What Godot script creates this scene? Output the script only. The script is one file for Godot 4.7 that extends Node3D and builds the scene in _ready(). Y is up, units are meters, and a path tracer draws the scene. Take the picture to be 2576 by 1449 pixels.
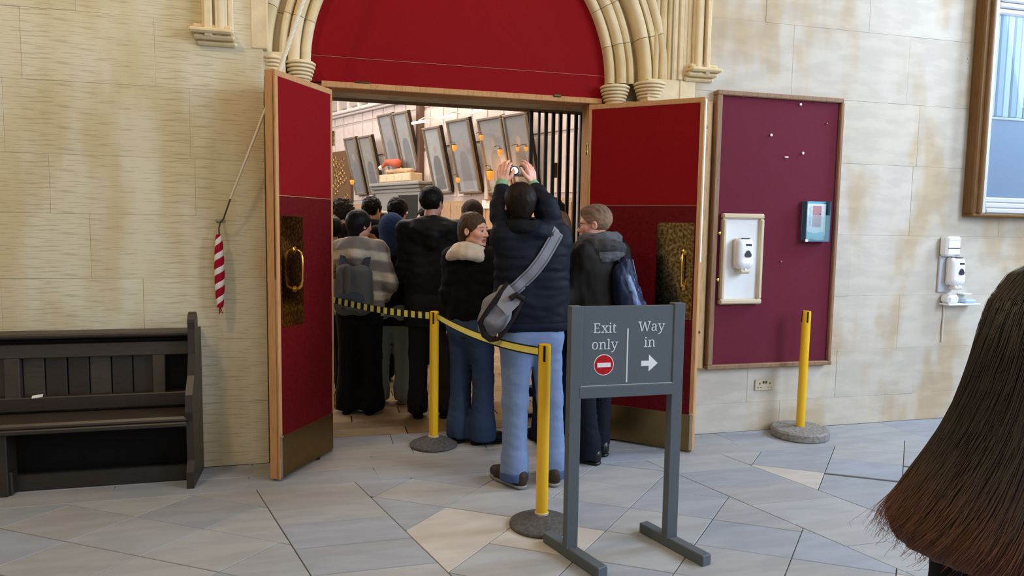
extends Node3D

const CLEAR := Color(1, 1, 1)
var mats := {}
var rng := RandomNumberGenerator.new()
var noise_fine: Texture2D
var noise_streak: Texture2D
var noise_soft: Texture2D
var noise_weave: Texture2D
var noise_stain: Texture2D
var noise_tan: Texture2D
var noise_mottle: Texture2D
var wrinkle := FastNoiseLite.new()

# ---------------------------------------------------------------- materials
func noise_tex(freq: float, oct: int, c0: Color, c1: Color, sd: int, lo := 0.25, hi := 0.75) -> Texture2D:
	var n := FastNoiseLite.new()
	n.seed = sd
	n.noise_type = FastNoiseLite.TYPE_SIMPLEX_SMOOTH
	n.frequency = freq
	n.fractal_octaves = oct
	var g := n.get_seamless_image(512, 512, false, false, 0.15, true)
	g.convert(Image.FORMAT_L8)
	var src := g.get_data()
	var lut := []
	for v in 256:
		lut.append(c0.lerp(c1, smoothstep(lo, hi, v / 255.0)))
	var out := PackedByteArray()
	out.resize(512 * 512 * 3)
	for i in 512 * 512:
		var c: Color = lut[src[i]]
		out[i * 3] = c.r8
		out[i * 3 + 1] = c.g8
		out[i * 3 + 2] = c.b8
	return ImageTexture.create_from_image(Image.create_from_data(512, 512, false, Image.FORMAT_RGB8, out))

func stained(m: StandardMaterial3D, tex: Texture2D, scale: Vector3) -> StandardMaterial3D:
	m.detail_enabled = true
	m.detail_albedo = tex
	m.detail_blend_mode = BaseMaterial3D.BLEND_MODE_MUL
	m.detail_uv_layer = BaseMaterial3D.DETAIL_UV_2
	m.uv2_triplanar = true
	m.uv2_world_triplanar = true
	m.uv2_scale = scale
	return m

func mat(key: String, c: Color, rough := 0.8, metal := 0.0, tex: Texture2D = null, scale := Vector3.ONE, bump := 0.0, bump_tex: Texture2D = null) -> StandardMaterial3D:
	if mats.has(key):
		return mats[key]
	var m := StandardMaterial3D.new()
	m.resource_name = key
	m.albedo_color = c
	m.roughness = rough
	m.metallic = metal
	m.metallic_specular = 0.5 if metal > 0.0 or rough < 0.45 else 0.25
	if tex:
		m.albedo_texture = tex
	if bump != 0.0:
		m.heightmap_enabled = true
		m.heightmap_texture = bump_tex if bump_tex else tex
		m.heightmap_scale = bump
	if tex or bump != 0.0:
		m.uv1_triplanar = true
		m.uv1_world_triplanar = true
		m.uv1_scale = scale
	mats[key] = m
	return m

func c8(r: int, g: int, b: int) -> Color:
	return Color8(r, g, b)

# ---------------------------------------------------------------- nodes
func obj(called: String, mesh: Mesh, m: Material, parent: Node, label := "") -> MeshInstance3D:
	var o := MeshInstance3D.new()
	o.name = called
	o.mesh = mesh
	o.material_override = null
	for i in mesh.get_surface_count():
		o.set_surface_override_material(i, m)
	if label != "":
		o.set_meta("label", label)
	parent.add_child(o, true)
	return o

# a part whose geometry is given in world coordinates
func wpart(called: String, mesh: Mesh, m: Material, parent: Node3D, label := "") -> MeshInstance3D:
	var o := obj(called, mesh, m, parent, label)
	if parent != self:
		var off := parent.position
		var up := parent.get_parent()
		if up != self and up is Node3D:
			off = Vector3.ZERO
		o.position = -off
	return o

func numbered(called: String) -> String:
	if not has_node(NodePath(called)):
		return called
	var i := 1
	while has_node(NodePath("%s_%03d" % [called, i])):
		i += 1
	return "%s_%03d" % [called, i]

func tag(o: Node, label: String, category: String, group := "", kind := "") -> void:
	o.set_meta("label", label)
	if category != "":
		o.set_meta("category", category)
	if group != "":
		o.set_meta("group", group)
	if kind != "":
		o.set_meta("kind", kind)

func thing(called: String, label: String, category: String, at := Vector3.ZERO, yaw := 0.0, group := "", kind := "") -> Node3D:
	var o := Node3D.new()
	o.name = numbered(called)
	add_child(o)
	o.position = at
	o.rotation.y = yaw
	tag(o, label, category, group, kind)
	return o

# ---------------------------------------------------------------- mesh tools
func ST() -> SurfaceTool:
	var st := SurfaceTool.new()
	st.begin(Mesh.PRIMITIVE_TRIANGLES)
	st.set_smooth_group(-1)
	return st

func done(st: SurfaceTool) -> ArrayMesh:
	st.generate_normals()
	return st.commit()

func tri(st: SurfaceTool, a: Vector3, b: Vector3, c: Vector3, hint: Vector3) -> void:
	if (c - a).cross(b - a).dot(hint) < 0.0:
		var t := b
		b = c
		c = t
	st.add_vertex(a)
	st.add_vertex(b)
	st.add_vertex(c)

func quad(st: SurfaceTool, a: Vector3, b: Vector3, c: Vector3, d: Vector3, hint: Vector3) -> void:
	tri(st, a, b, c, hint)
	tri(st, a, c, d, hint)

# chamfered box between two corners, optionally turned by a transform
func box(st: SurfaceTool, lo: Vector3, hi: Vector3, ch := 0.0, xf := Transform3D()) -> void:
	var c := (lo + hi) * 0.5
	var h := (hi - lo).abs() * 0.5
	ch = minf(ch, minf(h.x, minf(h.y, h.z)) * 0.9)
	st.set_smooth_group(-1)
	if ch <= 0.0:
		for ax in 3:
			for s in [-1.0, 1.0]:
				var n := Vector3.ZERO
				n[ax] = s
				var u := Vector3.ZERO
				u[(ax + 1) % 3] = h[(ax + 1) % 3]
				var v := Vector3.ZERO
				v[(ax + 2) % 3] = h[(ax + 2) % 3]
				var f := c + n * h[ax]
				quad(st, xf * (f - u - v), xf * (f + u - v), xf * (f + u + v), xf * (f - u + v), xf.basis * n)
		return
	var P := func(sx: float, sy: float, sz: float, ax: int) -> Vector3:
		var q := Vector3(sx * h.x, sy * h.y, sz * h.z)
		for k in 3:
			if k != ax:
				q[k] -= signf(q[k]) * ch
		return xf * (c + q)
	for ax in 3:
		for s in [-1.0, 1.0]:
			var pts := []
			for uv in [[-1.0, -1.0], [1.0, -1.0], [1.0, 1.0], [-1.0, 1.0]]:
				var q := Vector3.ZERO
				q[ax] = s
				q[(ax + 1) % 3] = uv[0]
				q[(ax + 2) % 3] = uv[1]
				pts.append(P.call(q.x, q.y, q.z, ax))
			var n := Vector3.ZERO
			n[ax] = s
			quad(st, pts[0], pts[1], pts[2], pts[3], xf.basis * n)
	for ax in 3:
		var a1 := (ax + 1) % 3
		var a2 := (ax + 2) % 3
		for s1 in [-1.0, 1.0]:
			for s2 in [-1.0, 1.0]:
				var e := Vector3.ZERO
				e[ax] = -1.0
				e[a1] = s1
				e[a2] = s2
				var g := e
				g[ax] = 1.0
				var n := Vector3.ZERO
				n[a1] = s1
				n[a2] = s2
				quad(st, P.call(e.x, e.y, e.z, a1), P.call(g.x, g.y, g.z, a1), P.call(g.x, g.y, g.z, a2), P.call(e.x, e.y, e.z, a2), xf.basis * n)
	for sx in [-1.0, 1.0]:
		for sy in [-1.0, 1.0]:
			for sz in [-1.0, 1.0]:
				tri(st, P.call(sx, sy, sz, 0), P.call(sx, sy, sz, 1), P.call(sx, sy, sz, 2), xf.basis * Vector3(sx, sy, sz))

func boxm(lo: Vector3, hi: Vector3, ch := 0.0, xf := Transform3D()) -> ArrayMesh:
	var st := ST()
	box(st, lo, hi, ch, xf)
	return done(st)

# polygon (x, y) pushed from z0 to z1, placed by a transform, front edge chamfered
func prism(st: SurfaceTool, poly: PackedVector2Array, z0: float, z1: float, xf := Transform3D(), ch := 0.0) -> void:
	st.set_smooth_group(-1)
	var n := poly.size()
	if Geometry2D.is_polygon_clockwise(poly):
		poly.reverse()
	var top := poly
	if ch > 0.0:
		var ins := Geometry2D.offset_polygon(poly, -ch)
		if ins.size() == 1 and ins[0].size() == n:
			# offset_polygon may start anywhere: rotate it to match
			var best := 0
			var bd := 1e9
			var q: PackedVector2Array = ins[0]
			if Geometry2D.is_polygon_clockwise(q):
				q.reverse()
			for k in n:
				var s := 0.0
				for i in n:
					s += q[(i + k) % n].distance_squared_to(poly[i])
				if s < bd:
					bd = s
					best = k
			top = PackedVector2Array()
			for i in n:
				top.append(q[(i + best) % n])
	var idx := Geometry2D.triangulate_polygon(poly)
	var sg := signf(z1 - z0)
	for i in range(0, idx.size(), 3):
		tri(st, xf * Vector3(top[idx[i]].x, top[idx[i]].y, z1), xf * Vector3(top[idx[i + 1]].x, top[idx[i + 1]].y, z1), xf * Vector3(top[idx[i + 2]].x, top[idx[i + 2]].y, z1), xf.basis * Vector3(0, 0, sg))
		tri(st, xf * Vector3(poly[idx[i]].x, poly[idx[i]].y, z0), xf * Vector3(poly[idx[i + 1]].x, poly[idx[i + 1]].y, z0), xf * Vector3(poly[idx[i + 2]].x, poly[idx[i + 2]].y, z0), xf.basis * Vector3(0, 0, -sg))
	var zc := z1 - sg * ch
	for i in n:
		var j := (i + 1) % n
		var e := poly[j] - poly[i]
		var out := Vector3(e.y, -e.x, 0)
		quad(st, xf * Vector3(poly[i].x, poly[i].y, z0), xf * Vector3(poly[j].x, poly[j].y, z0), xf * Vector3(poly[j].x, poly[j].y, zc), xf * Vector3(poly[i].x, poly[i].y, zc), xf.basis * out)
		if ch > 0.0:
			quad(st, xf * Vector3(poly[i].x, poly[i].y, zc), xf * Vector3(poly[j].x, poly[j].y, zc), xf * Vector3(top[j].x, top[j].y, z1), xf * Vector3(top[i].x, top[i].y, z1), xf.basis * (out.normalized() + Vector3(0, 0, sg)))

# profile of (radius, y) turned about the y axis
func lathe(st: SurfaceTool, prof: Array, at := Vector3.ZERO, seg := 24, xf := Transform3D(), smooth := true) -> void:
	st.set_smooth_group(1 if smooth else -1)
	var grp := 1
	for i in prof.size() - 1:
		var p: Vector2 = prof[i]
		var q: Vector2 = prof[i + 1]
		if smooth and i > 0 and absf((q - p).angle_to(p - prof[i - 1])) > 0.62:
			grp += 1
			st.set_smooth_group(grp)
		for k in seg:
			var a := TAU * k / seg
			var b := TAU * (k + 1) / seg
			var A := Vector3(cos(a), 0, sin(a))
			var B := Vector3(cos(b), 0, sin(b))
			var dy := q.y - p.y
			var dr := q.x - p.x
			var hint := (A + B).normalized() * dy - Vector3.UP * dr
			# profiles run upwards on the outside
			var v0 := at + A * p.x + Vector3.UP * p.y
			var v1 := at + B * p.x + Vector3.UP * p.y
			var v2 := at + B * q.x + Vector3.UP * q.y
			var v3 := at + A * q.x + Vector3.UP * q.y
			if p.x > 1e-6:
				tri(st, xf * v0, xf * v1, xf * v2, xf.basis * hint)
			if q.x > 1e-6:
				tri(st, xf * v0, xf * v2, xf * v3, xf.basis * hint)
	st.set_smooth_group(-1)

func tube(st: SurfaceTool, pts: Array, r0: float, r1 := -1.0, seg := 10, capped := true) -> void:
	if r1 < 0.0:
		r1 = r0
	st.set_smooth_group(1)
	var n := pts.size()
	var rings := []
	var side := Vector3.ZERO
	for i in n:
		var t: Vector3 = (pts[mini(i + 1, n - 1)] - pts[maxi(i - 1, 0)]).normalized()
		if side == Vector3.ZERO:
			side = t.cross(Vector3.UP if absf(t.y) < 0.9 else Vector3.RIGHT).normalized()
		side = (side - t * side.dot(t)).normalized()
		var up := t.cross(side)
		var r := lerpf(r0, r1, float(i) / maxf(1, n - 1))
		var ring := PackedVector3Array()
		for k in seg:
			var a := TAU * k / seg
			ring.append(pts[i] + (side * cos(a) + up * sin(a)) * r)
		rings.append(ring)
	for i in n - 1:
		for k in seg:
			var j := (k + 1) % seg
			var mid: Vector3 = (rings[i][k] + rings[i][j] + rings[i + 1][k]) / 3.0 - (pts[i] + pts[i + 1]) * 0.5
			quad(st, rings[i][k], rings[i][j], rings[i + 1][j], rings[i + 1][k], mid)
	st.set_smooth_group(-1)
	if capped:
		for e in [0, n - 1]:
			var out: Vector3 = pts[e] - pts[1 if e == 0 else n - 2]
			for k in range(1, seg - 1):
				tri(st, rings[e][0], rings[e][k], rings[e][k + 1], out)

# flat ribbon along points, w tall (y) and t thick
func ribbon(st: SurfaceTool, pts: Array, ups: Array, w: float, t: float) -> void:
	var rows := []
	var n := pts.size()
	for i in n:
		var d: Vector3 = (pts[mini(i + 1, n - 1)] - pts[maxi(i - 1, 0)]).normalized()
		var u: Vector3 = ups[i]
		u = (u - d * u.dot(d)).normalized()
		var o := d.cross(u)
		rows.append([pts[i] + u * w * 0.5 + o * t * 0.5, pts[i] - u * w * 0.5 + o * t * 0.5, pts[i] - u * w * 0.5 - o * t * 0.5, pts[i] + u * w * 0.5 - o * t * 0.5, pts[i]])
	for i in n - 1:
		for k in 4:
			var j := (k + 1) % 4
			var mid: Vector3 = (rows[i][k] + rows[i][j]) * 0.5 - rows[i][4]
			quad(st, rows[i][k], rows[i][j], rows[i + 1][j], rows[i + 1][k], mid)
	for e in [0, n - 1]:
		quad(st, rows[e][0], rows[e][1], rows[e][2], rows[e][3], pts[e] - pts[1 if e == 0 else n - 2])

func arc(c: Vector2, r: float, a0: float, a1: float, n: int) -> Array:
	var out := []
	for i in n + 1:
		var a := lerpf(a0, a1, float(i) / n)
		out.append(c + Vector2(cos(a), sin(a)) * r)
	return out

# ---------------------------------------------------------------- soft shapes: a distance grid meshed as surface nets
class Field:
	var o: Vector3
	var c: float
	var nx: int
	var ny: int
	var nz: int
	var v := PackedFloat32Array()

	func _init(lo: Vector3, hi: Vector3, cell: float) -> void:
		o = lo
		c = cell
		nx = int(ceil((hi.x - lo.x) / cell)) + 2
		ny = int(ceil((hi.y - lo.y) / cell)) + 2
		nz = int(ceil((hi.z - lo.z) / cell)) + 2
		v.resize(nx * ny * nz)
		v.fill(1000.0)

	func span(lo: Vector3, hi: Vector3) -> Array:
		var a := ((lo - o) / c).floor()
		var b := ((hi - o) / c).ceil()
		return [clampi(int(a.x), 0, nx - 1), clampi(int(b.x), 0, nx - 1), clampi(int(a.y), 0, ny - 1), clampi(int(b.y), 0, ny - 1), clampi(int(a.z), 0, nz - 1), clampi(int(b.z), 0, nz - 1)]

	# tapered capsule; sq squeezes the shape along an axis (2 = half as thick there); rings swell it along its length
	func bone(a: Vector3, b: Vector3, ra: float, rb: float, k := 0.03, sq := Vector3.ONE, rings := 0.0, amp := 0.0) -> void:
		var m := maxf(ra, rb) + k + c * 2.0 + amp
		var ext := Vector3(m, m, m)
		var s := span(a.min(b) - ext, a.max(b) + ext)
		var A := a * sq
		var ba := b * sq - A
		var bb := maxf(ba.dot(ba), 1e-9)
		var back := 1.0 / maxf(sq.x, maxf(sq.y, sq.z)) if sq != Vector3.ONE else 1.0
		back = lerpf(back, 1.0, 0.5)
		for iz in range(s[4], s[5] + 1):
			for iy in range(s[2], s[3] + 1):
				var row := (iz * ny + iy) * nx
				for ix in range(s[0], s[1] + 1):
					var pa := (o + Vector3(ix, iy, iz) * c) * sq - A
					var t := clampf(pa.dot(ba) / bb, 0.0, 1.0)
					var r := ra + (rb - ra) * t
					if amp > 0.0:
						r += amp * absf(sin(PI * rings * t))
					var d := ((pa - ba * t).length() - r) * back
					var w := v[row + ix]
					var h := k - absf(w - d)
					v[row + ix] = minf(w, d) - (h * h / k * 0.25 if h > 0.0 else 0.0)

	func ball(p: Vector3, r: Vector3, k := 0.01, cut := false) -> void:
		var ext := r + Vector3.ONE * (k + c * 2.0)
		var s := span(p - ext, p + ext)
		var small := minf(r.x, minf(r.y, r.z))
		for iz in range(s[4], s[5] + 1):
			for iy in range(s[2], s[3] + 1):
				var row := (iz * ny + iy) * nx
				for ix in range(s[0], s[1] + 1):
					var q := (o + Vector3(ix, iy, iz) * c - p) / r
					var k0 := q.length()
					var k1 := (q / r).length()
					var d := k0 * (k0 - 1.0) / k1 if k1 > 1e-6 else -small
					var w := v[row + ix]
					if cut:
						var h2 := k - absf(w + d)
						v[row + ix] = maxf(w, -d) + (h2 * h2 / k * 0.25 if h2 > 0.0 else 0.0)
					else:
						var h := k - absf(w - d)
						v[row + ix] = minf(w, d) - (h * h / k * 0.25 if h > 0.0 else 0.0)

	# keeps what lies on the side of the plane that n points away from
	func cut_plane(p: Vector3, n: Vector3) -> void:
		var i := 0
		for iz in nz:
			for iy in ny:
				for ix in nx:
					if v[i] < 0.2:
						v[i] = maxf(v[i], (o + Vector3(ix, iy, iz) * c - p).dot(n))
					i += 1

	func rough(n: FastNoiseLite, amp: float, sc: Vector3) -> void:
		var i := 0
		var band := c * 2.0 + amp
		for iz in nz:
			for iy in ny:
				for ix in nx:
					if absf(v[i]) < band:
						var p := (o + Vector3(ix, iy, iz) * c) * sc
						v[i] += amp * n.get_noise_3dv(p)
					i += 1

	# [vertices, indices]
	func net() -> Array:
		var at := PackedInt32Array()
		at.resize(v.size())
		at.fill(-1)
		var verts := PackedVector3Array()
		var sx := 1
		var sy := nx
		var sz := nx * ny
		var cells := PackedInt32Array()
		for iz in nz - 1:
			for iy in ny - 1:
				var row := (iz * ny + iy) * nx
				for ix in nx - 1:
					var i := row + ix
					var a0 := v[i]
					if a0 > c * 4.5 or a0 < -c * 4.5:
						continue
					var a1 := v[i + 1]
					var a2 := v[i + sy]
					var a3 := v[i + sy + 1]
					var a4 := v[i + sz]
					var a5 := v[i + sz + 1]
					var a6 := v[i + sz + sy]
					var a7 := v[i + sz + sy + 1]
					var neg := int(a0 < 0) + int(a1 < 0) + int(a2 < 0) + int(a3 < 0) + int(a4 < 0) + int(a5 < 0) + int(a6 < 0) + int(a7 < 0)
					if neg == 0 or neg == 8:
						continue
					var p := Vector3.ZERO
					var n := 0
					if (a0 < 0) != (a1 < 0):
						p += Vector3(a0 / (a0 - a1), 0, 0); n += 1
					if (a2 < 0) != (a3 < 0):
						p += Vector3(a2 / (a2 - a3), 1, 0); n += 1
					if (a4 < 0) != (a5 < 0):
						p += Vector3(a4 / (a4 - a5), 0, 1); n += 1
					if (a6 < 0) != (a7 < 0):
						p += Vector3(a6 / (a6 - a7), 1, 1); n += 1
					if (a0 < 0) != (a2 < 0):
						p += Vector3(0, a0 / (a0 - a2), 0); n += 1
					if (a1 < 0) != (a3 < 0):
						p += Vector3(1, a1 / (a1 - a3), 0); n += 1
					if (a4 < 0) != (a6 < 0):
						p += Vector3(0, a4 / (a4 - a6), 1); n += 1
					if (a5 < 0) != (a7 < 0):
						p += Vector3(1, a5 / (a5 - a7), 1); n += 1
					if (a0 < 0) != (a4 < 0):
						p += Vector3(0, 0, a0 / (a0 - a4)); n += 1
					if (a1 < 0) != (a5 < 0):
						p += Vector3(1, 0, a1 / (a1 - a5)); n += 1
					if (a2 < 0) != (a6 < 0):
						p += Vector3(0, 1, a2 / (a2 - a6)); n += 1
					if (a3 < 0) != (a7 < 0):
						p += Vector3(1, 1, a3 / (a3 - a7)); n += 1
					at[i] = verts.size()
					cells.append(i)
					verts.append(o + (Vector3(ix, iy, iz) + p / n) * c)
		var idx := PackedInt32Array()
		for i in cells:
			var in0 := v[i] < 0
			# edge along x, y, z from this corner
			if in0 != (v[i + sx] < 0):
				face(idx, at, i, sy, sz, in0)
			if in0 != (v[i + sy] < 0):
				face(idx, at, i, sz, sx, in0)
			if in0 != (v[i + sz] < 0):
				face(idx, at, i, sx, sy, in0)
		return [verts, idx]

	func face(idx: PackedInt32Array, at: PackedInt32Array, i: int, u: int, w: int, inside: bool) -> void:
		if i - u - w < 0:
			return
		var a := at[i]
		var b := at[i - u]
		var d := at[i - w]
		var e := at[i - u - w]
		if a < 0 or b < 0 or d < 0 or e < 0:
			return
		if inside:
			idx.append_array([a, e, b, a, d, e])
		else:
			idx.append_array([a, b, e, a, e, d])

# joins [vertices, indices, colours or null, transform] pieces into one mesh
func soft_mesh(pieces: Array) -> ArrayMesh:
	var V := PackedVector3Array()
	var I := PackedInt32Array()
	var C := PackedColorArray()
	var tinted := false
	for p in pieces:
		if p.size() > 2 and p[2] != null:
			tinted = true
	for p in pieces:
		var base := V.size()
		var vs: PackedVector3Array = p[0]
		if p.size() > 3:
			vs = p[3] * vs
		V.append_array(vs)
		for i in p[1]:
			I.append(base + i)
		if tinted:
			if p[2] is PackedColorArray:
				C.append_array(p[2])
			else:
				for i in vs.size():
					C.append(p[2])
	var N := PackedVector3Array()
	N.resize(V.size())
	for i in range(0, I.size(), 3):
		var a := V[I[i]]
		var n := (V[I[i + 2]] - a).cross(V[I[i + 1]] - a)
		N[I[i]] += n
		N[I[i + 1]] += n
		N[I[i + 2]] += n
	for i in N.size():
		N[i] = N[i].normalized()
	var arr := []
	arr.resize(Mesh.ARRAY_MAX)
	arr[Mesh.ARRAY_VERTEX] = V
	arr[Mesh.ARRAY_NORMAL] = N
	arr[Mesh.ARRAY_INDEX] = I
	if tinted:
		arr[Mesh.ARRAY_COLOR] = C
	var m := ArrayMesh.new()
	m.add_surface_from_arrays(Mesh.PRIMITIVE_TRIANGLES, arr)
	return m

func lin(c: Color) -> Color:
	return c.srgb_to_linear()

# ================================================================ the scene
func _ready() -> void:
	rng.seed = 20
	# ---- camera, sky, lights, exposure
	var cam := Camera3D.new()
	cam.name = "camera"
	var yaw := deg_to_rad(14.8)
	var pitch := deg_to_rad(5.0)
	var roll := deg_to_rad(0.87)
	var fwd := Vector3(sin(yaw) * cos(pitch), -sin(pitch), -cos(yaw) * cos(pitch))
	var rt := Vector3(cos(yaw), 0, sin(yaw))
	var up := rt.cross(fwd)
	cam.transform = Transform3D(Basis(rt * cos(roll) + up * sin(roll), up * cos(roll) - rt * sin(roll), -fwd), Vector3(0, 1.58, 0))
	cam.fov = rad_to_deg(2.0 * atan(724.5 / 1780.0))
	cam.near = 0.05
	add_child(cam)
	var we := WorldEnvironment.new()
	we.name = "environment"
	var env := Environment.new()
	env.tonemap_mode = Environment.TONE_MAPPER_LINEAR
	env.tonemap_exposure = 1.05
	env.background_mode = Environment.BG_SKY
	var sky := Sky.new()
	var psm := ProceduralSkyMaterial.new()
	psm.sky_top_color = Color(0.55, 0.66, 0.85)
	psm.sky_horizon_color = Color(0.8, 0.85, 0.92)
	psm.ground_bottom_color = Color(0.35, 0.36, 0.36)
	psm.ground_horizon_color = Color(0.7, 0.73, 0.76)
	psm.sky_energy_multiplier = 1.0
	sky.sky_material = psm
	env.sky = sky
	env.sdfgi_enabled = true
	env.ssao_enabled = true
	env.ssil_enabled = true
	we.environment = env
	add_child(we)
	# daylight through the tall windows of the side wall and the wall behind the camera
	area("window_light_near_wall", Vector3(7.3, 4.1, -3.75), Vector3(1.5, 1.5, -5.0), Vector2(1.2, 2.4), Color(0.80, 0.89, 1.0), 24.0)
	area("window_light_side", Vector3(7.3, 3.9, 0.9), Vector3(0.0, 1.0, -3.6), Vector2(3.4, 3.4), Color(0.82, 0.90, 1.0), 52.0)
	area("window_light_rear", Vector3(3.0, 4.0, 5.7), Vector3(2.0, 1.0, -4.8), Vector2(4.0, 3.0), Color(0.86, 0.92, 1.0), 12.0)
	# warm lamps of the anteroom
	omni("ceiling_lamp_light", Vector3(-2.2, 5.2, -2.2), Color(1.0, 0.89, 0.71), 4.6, 0.25)
	omni("ceiling_lamp_light", Vector3(2.2, 5.6, -2.6), Color(1.0, 0.76, 0.46), 1.0, 0.25)
	# the hall beyond the doorway
	area("hall_light", Vector3(0.5, 6.6, -11.0), Vector3(0.6, 0.0, -11.0), Vector2(4.0, 7.0), Color(1.0, 0.94, 0.88), 58.0)
	area("hall_window_light", Vector3(-5.6, 4.6, -13.0), Vector3(2.0, 2.5, -12.0), Vector2(5.0, 3.0), Color(0.98, 0.97, 1.0), 40.0)

	var white := Color(1, 1, 1)
	noise_fine = noise_tex(0.035, 4, Color(0.82, 0.82, 0.82), white, 3)
	noise_streak = noise_tex(0.02, 5, Color(0.885, 0.875, 0.855), white, 5, 0.15, 0.5)
	noise_soft = noise_tex(0.010, 4, Color(0.955, 0.955, 0.955), white, 9)
	noise_weave = noise_tex(0.16, 2, Color(0.66, 0.66, 0.66), white, 12)
	noise_stain = noise_tex(0.009, 4, Color(0.95, 0.91, 0.845), white, 21, 0.2, 0.7)
	noise_tan = noise_tex(0.008, 4, Color(0.945, 0.885, 0.80), white, 27, 0.15, 0.55)
	noise_mottle = noise_tex(0.05, 5, Color(0.55, 0.5, 0.42), white, 33, 0.3, 0.75)
	wrinkle.seed = 4
	wrinkle.noise_type = FastNoiseLite.TYPE_SIMPLEX_SMOOTH
	wrinkle.frequency = 1.0
	wrinkle.fractal_octaves = 2
	build_floor()
	build_walls()
	build_portal()
	build_doors()
	build_hall()
	build_notice_board()
	build_right_wall_things()
	build_bench()
	build_bell_rope()
	build_posts()
	build_sign()
	build_people()

func area(called: String, at: Vector3, to: Vector3, size: Vector2, c: Color, e: float) -> void:
	var l := AreaLight3D.new()
	l.name = called
	l.area_size = size
	l.light_color = c
	l.light_energy = e
	l.area_range = 40.0
	l.area_attenuation = 2.0
	l.shadow_enabled = true
	add_child(l, true)
	l.look_at_from_position(at, to, Vector3.UP if absf((to - at).normalized().y) < 0.95 else Vector3.FORWARD)

func omni(called: String, at: Vector3, c: Color, e: float, size := 0.05) -> void:
	var l := OmniLight3D.new()
	l.name = called
	l.position = at
	l.light_color = c
	l.light_energy = e
	l.light_size = size
	l.omni_range = 30.0
	l.omni_attenuation = 2.0
	l.shadow_enabled = true
	add_child(l, true)

# ---------------------------------------------------------------- floor
func clip_half(poly: PackedVector2Array, n: Vector2, d: float) -> PackedVector2Array:
	# keeps n.p <= d
	var out := PackedVector2Array()
	for i in poly.size():
		var a := poly[i]
		var b := poly[(i + 1) % poly.size()]
		var da := n.dot(a) - d
		var db := n.dot(b) - d
		if da <= 0.0:
			out.append(a)
		if (da < 0.0 and db > 0.0) or (da > 0.0 and db < 0.0):
			out.append(a.lerp(b, da / (da - db)))
	return out

func poly_area(p: PackedVector2Array) -> float:
	var s := 0.0
	for i in p.size():
		s += p[i].cross(p[(i + 1) % p.size()])
	return absf(s) * 0.5

func slab(parent: Node3D, poly: PackedVector2Array, m: Material) -> void:
	# poly in (x, z); a stone with a worn edge, proud of the mortar
	var clean := PackedVector2Array()
	for i in poly.size():
		if poly[i].distance_to(poly[(i + 1) % poly.size()]) > 0.006:
			clean.append(poly[i])
	if clean.size() < 3 or poly_area(clean) < 0.0006:
		return
	var gap := Geometry2D.offset_polygon(clean, -0.0022)
	if gap.size() != 1:
		return
	var st := ST()
	var xf := Transform3D(Basis(Vector3(1, 0, 0), Vector3(0, 0, 1), Vector3(0, 1, 0)), Vector3.ZERO)
	prism(st, gap[0], -0.03, rng.randf_range(-0.0012, 0.0004), xf, 0.002)
	var sm := done(st)
	if sm.get_surface_count() > 0:
		obj("paving_slab", sm, m, parent)

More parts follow.
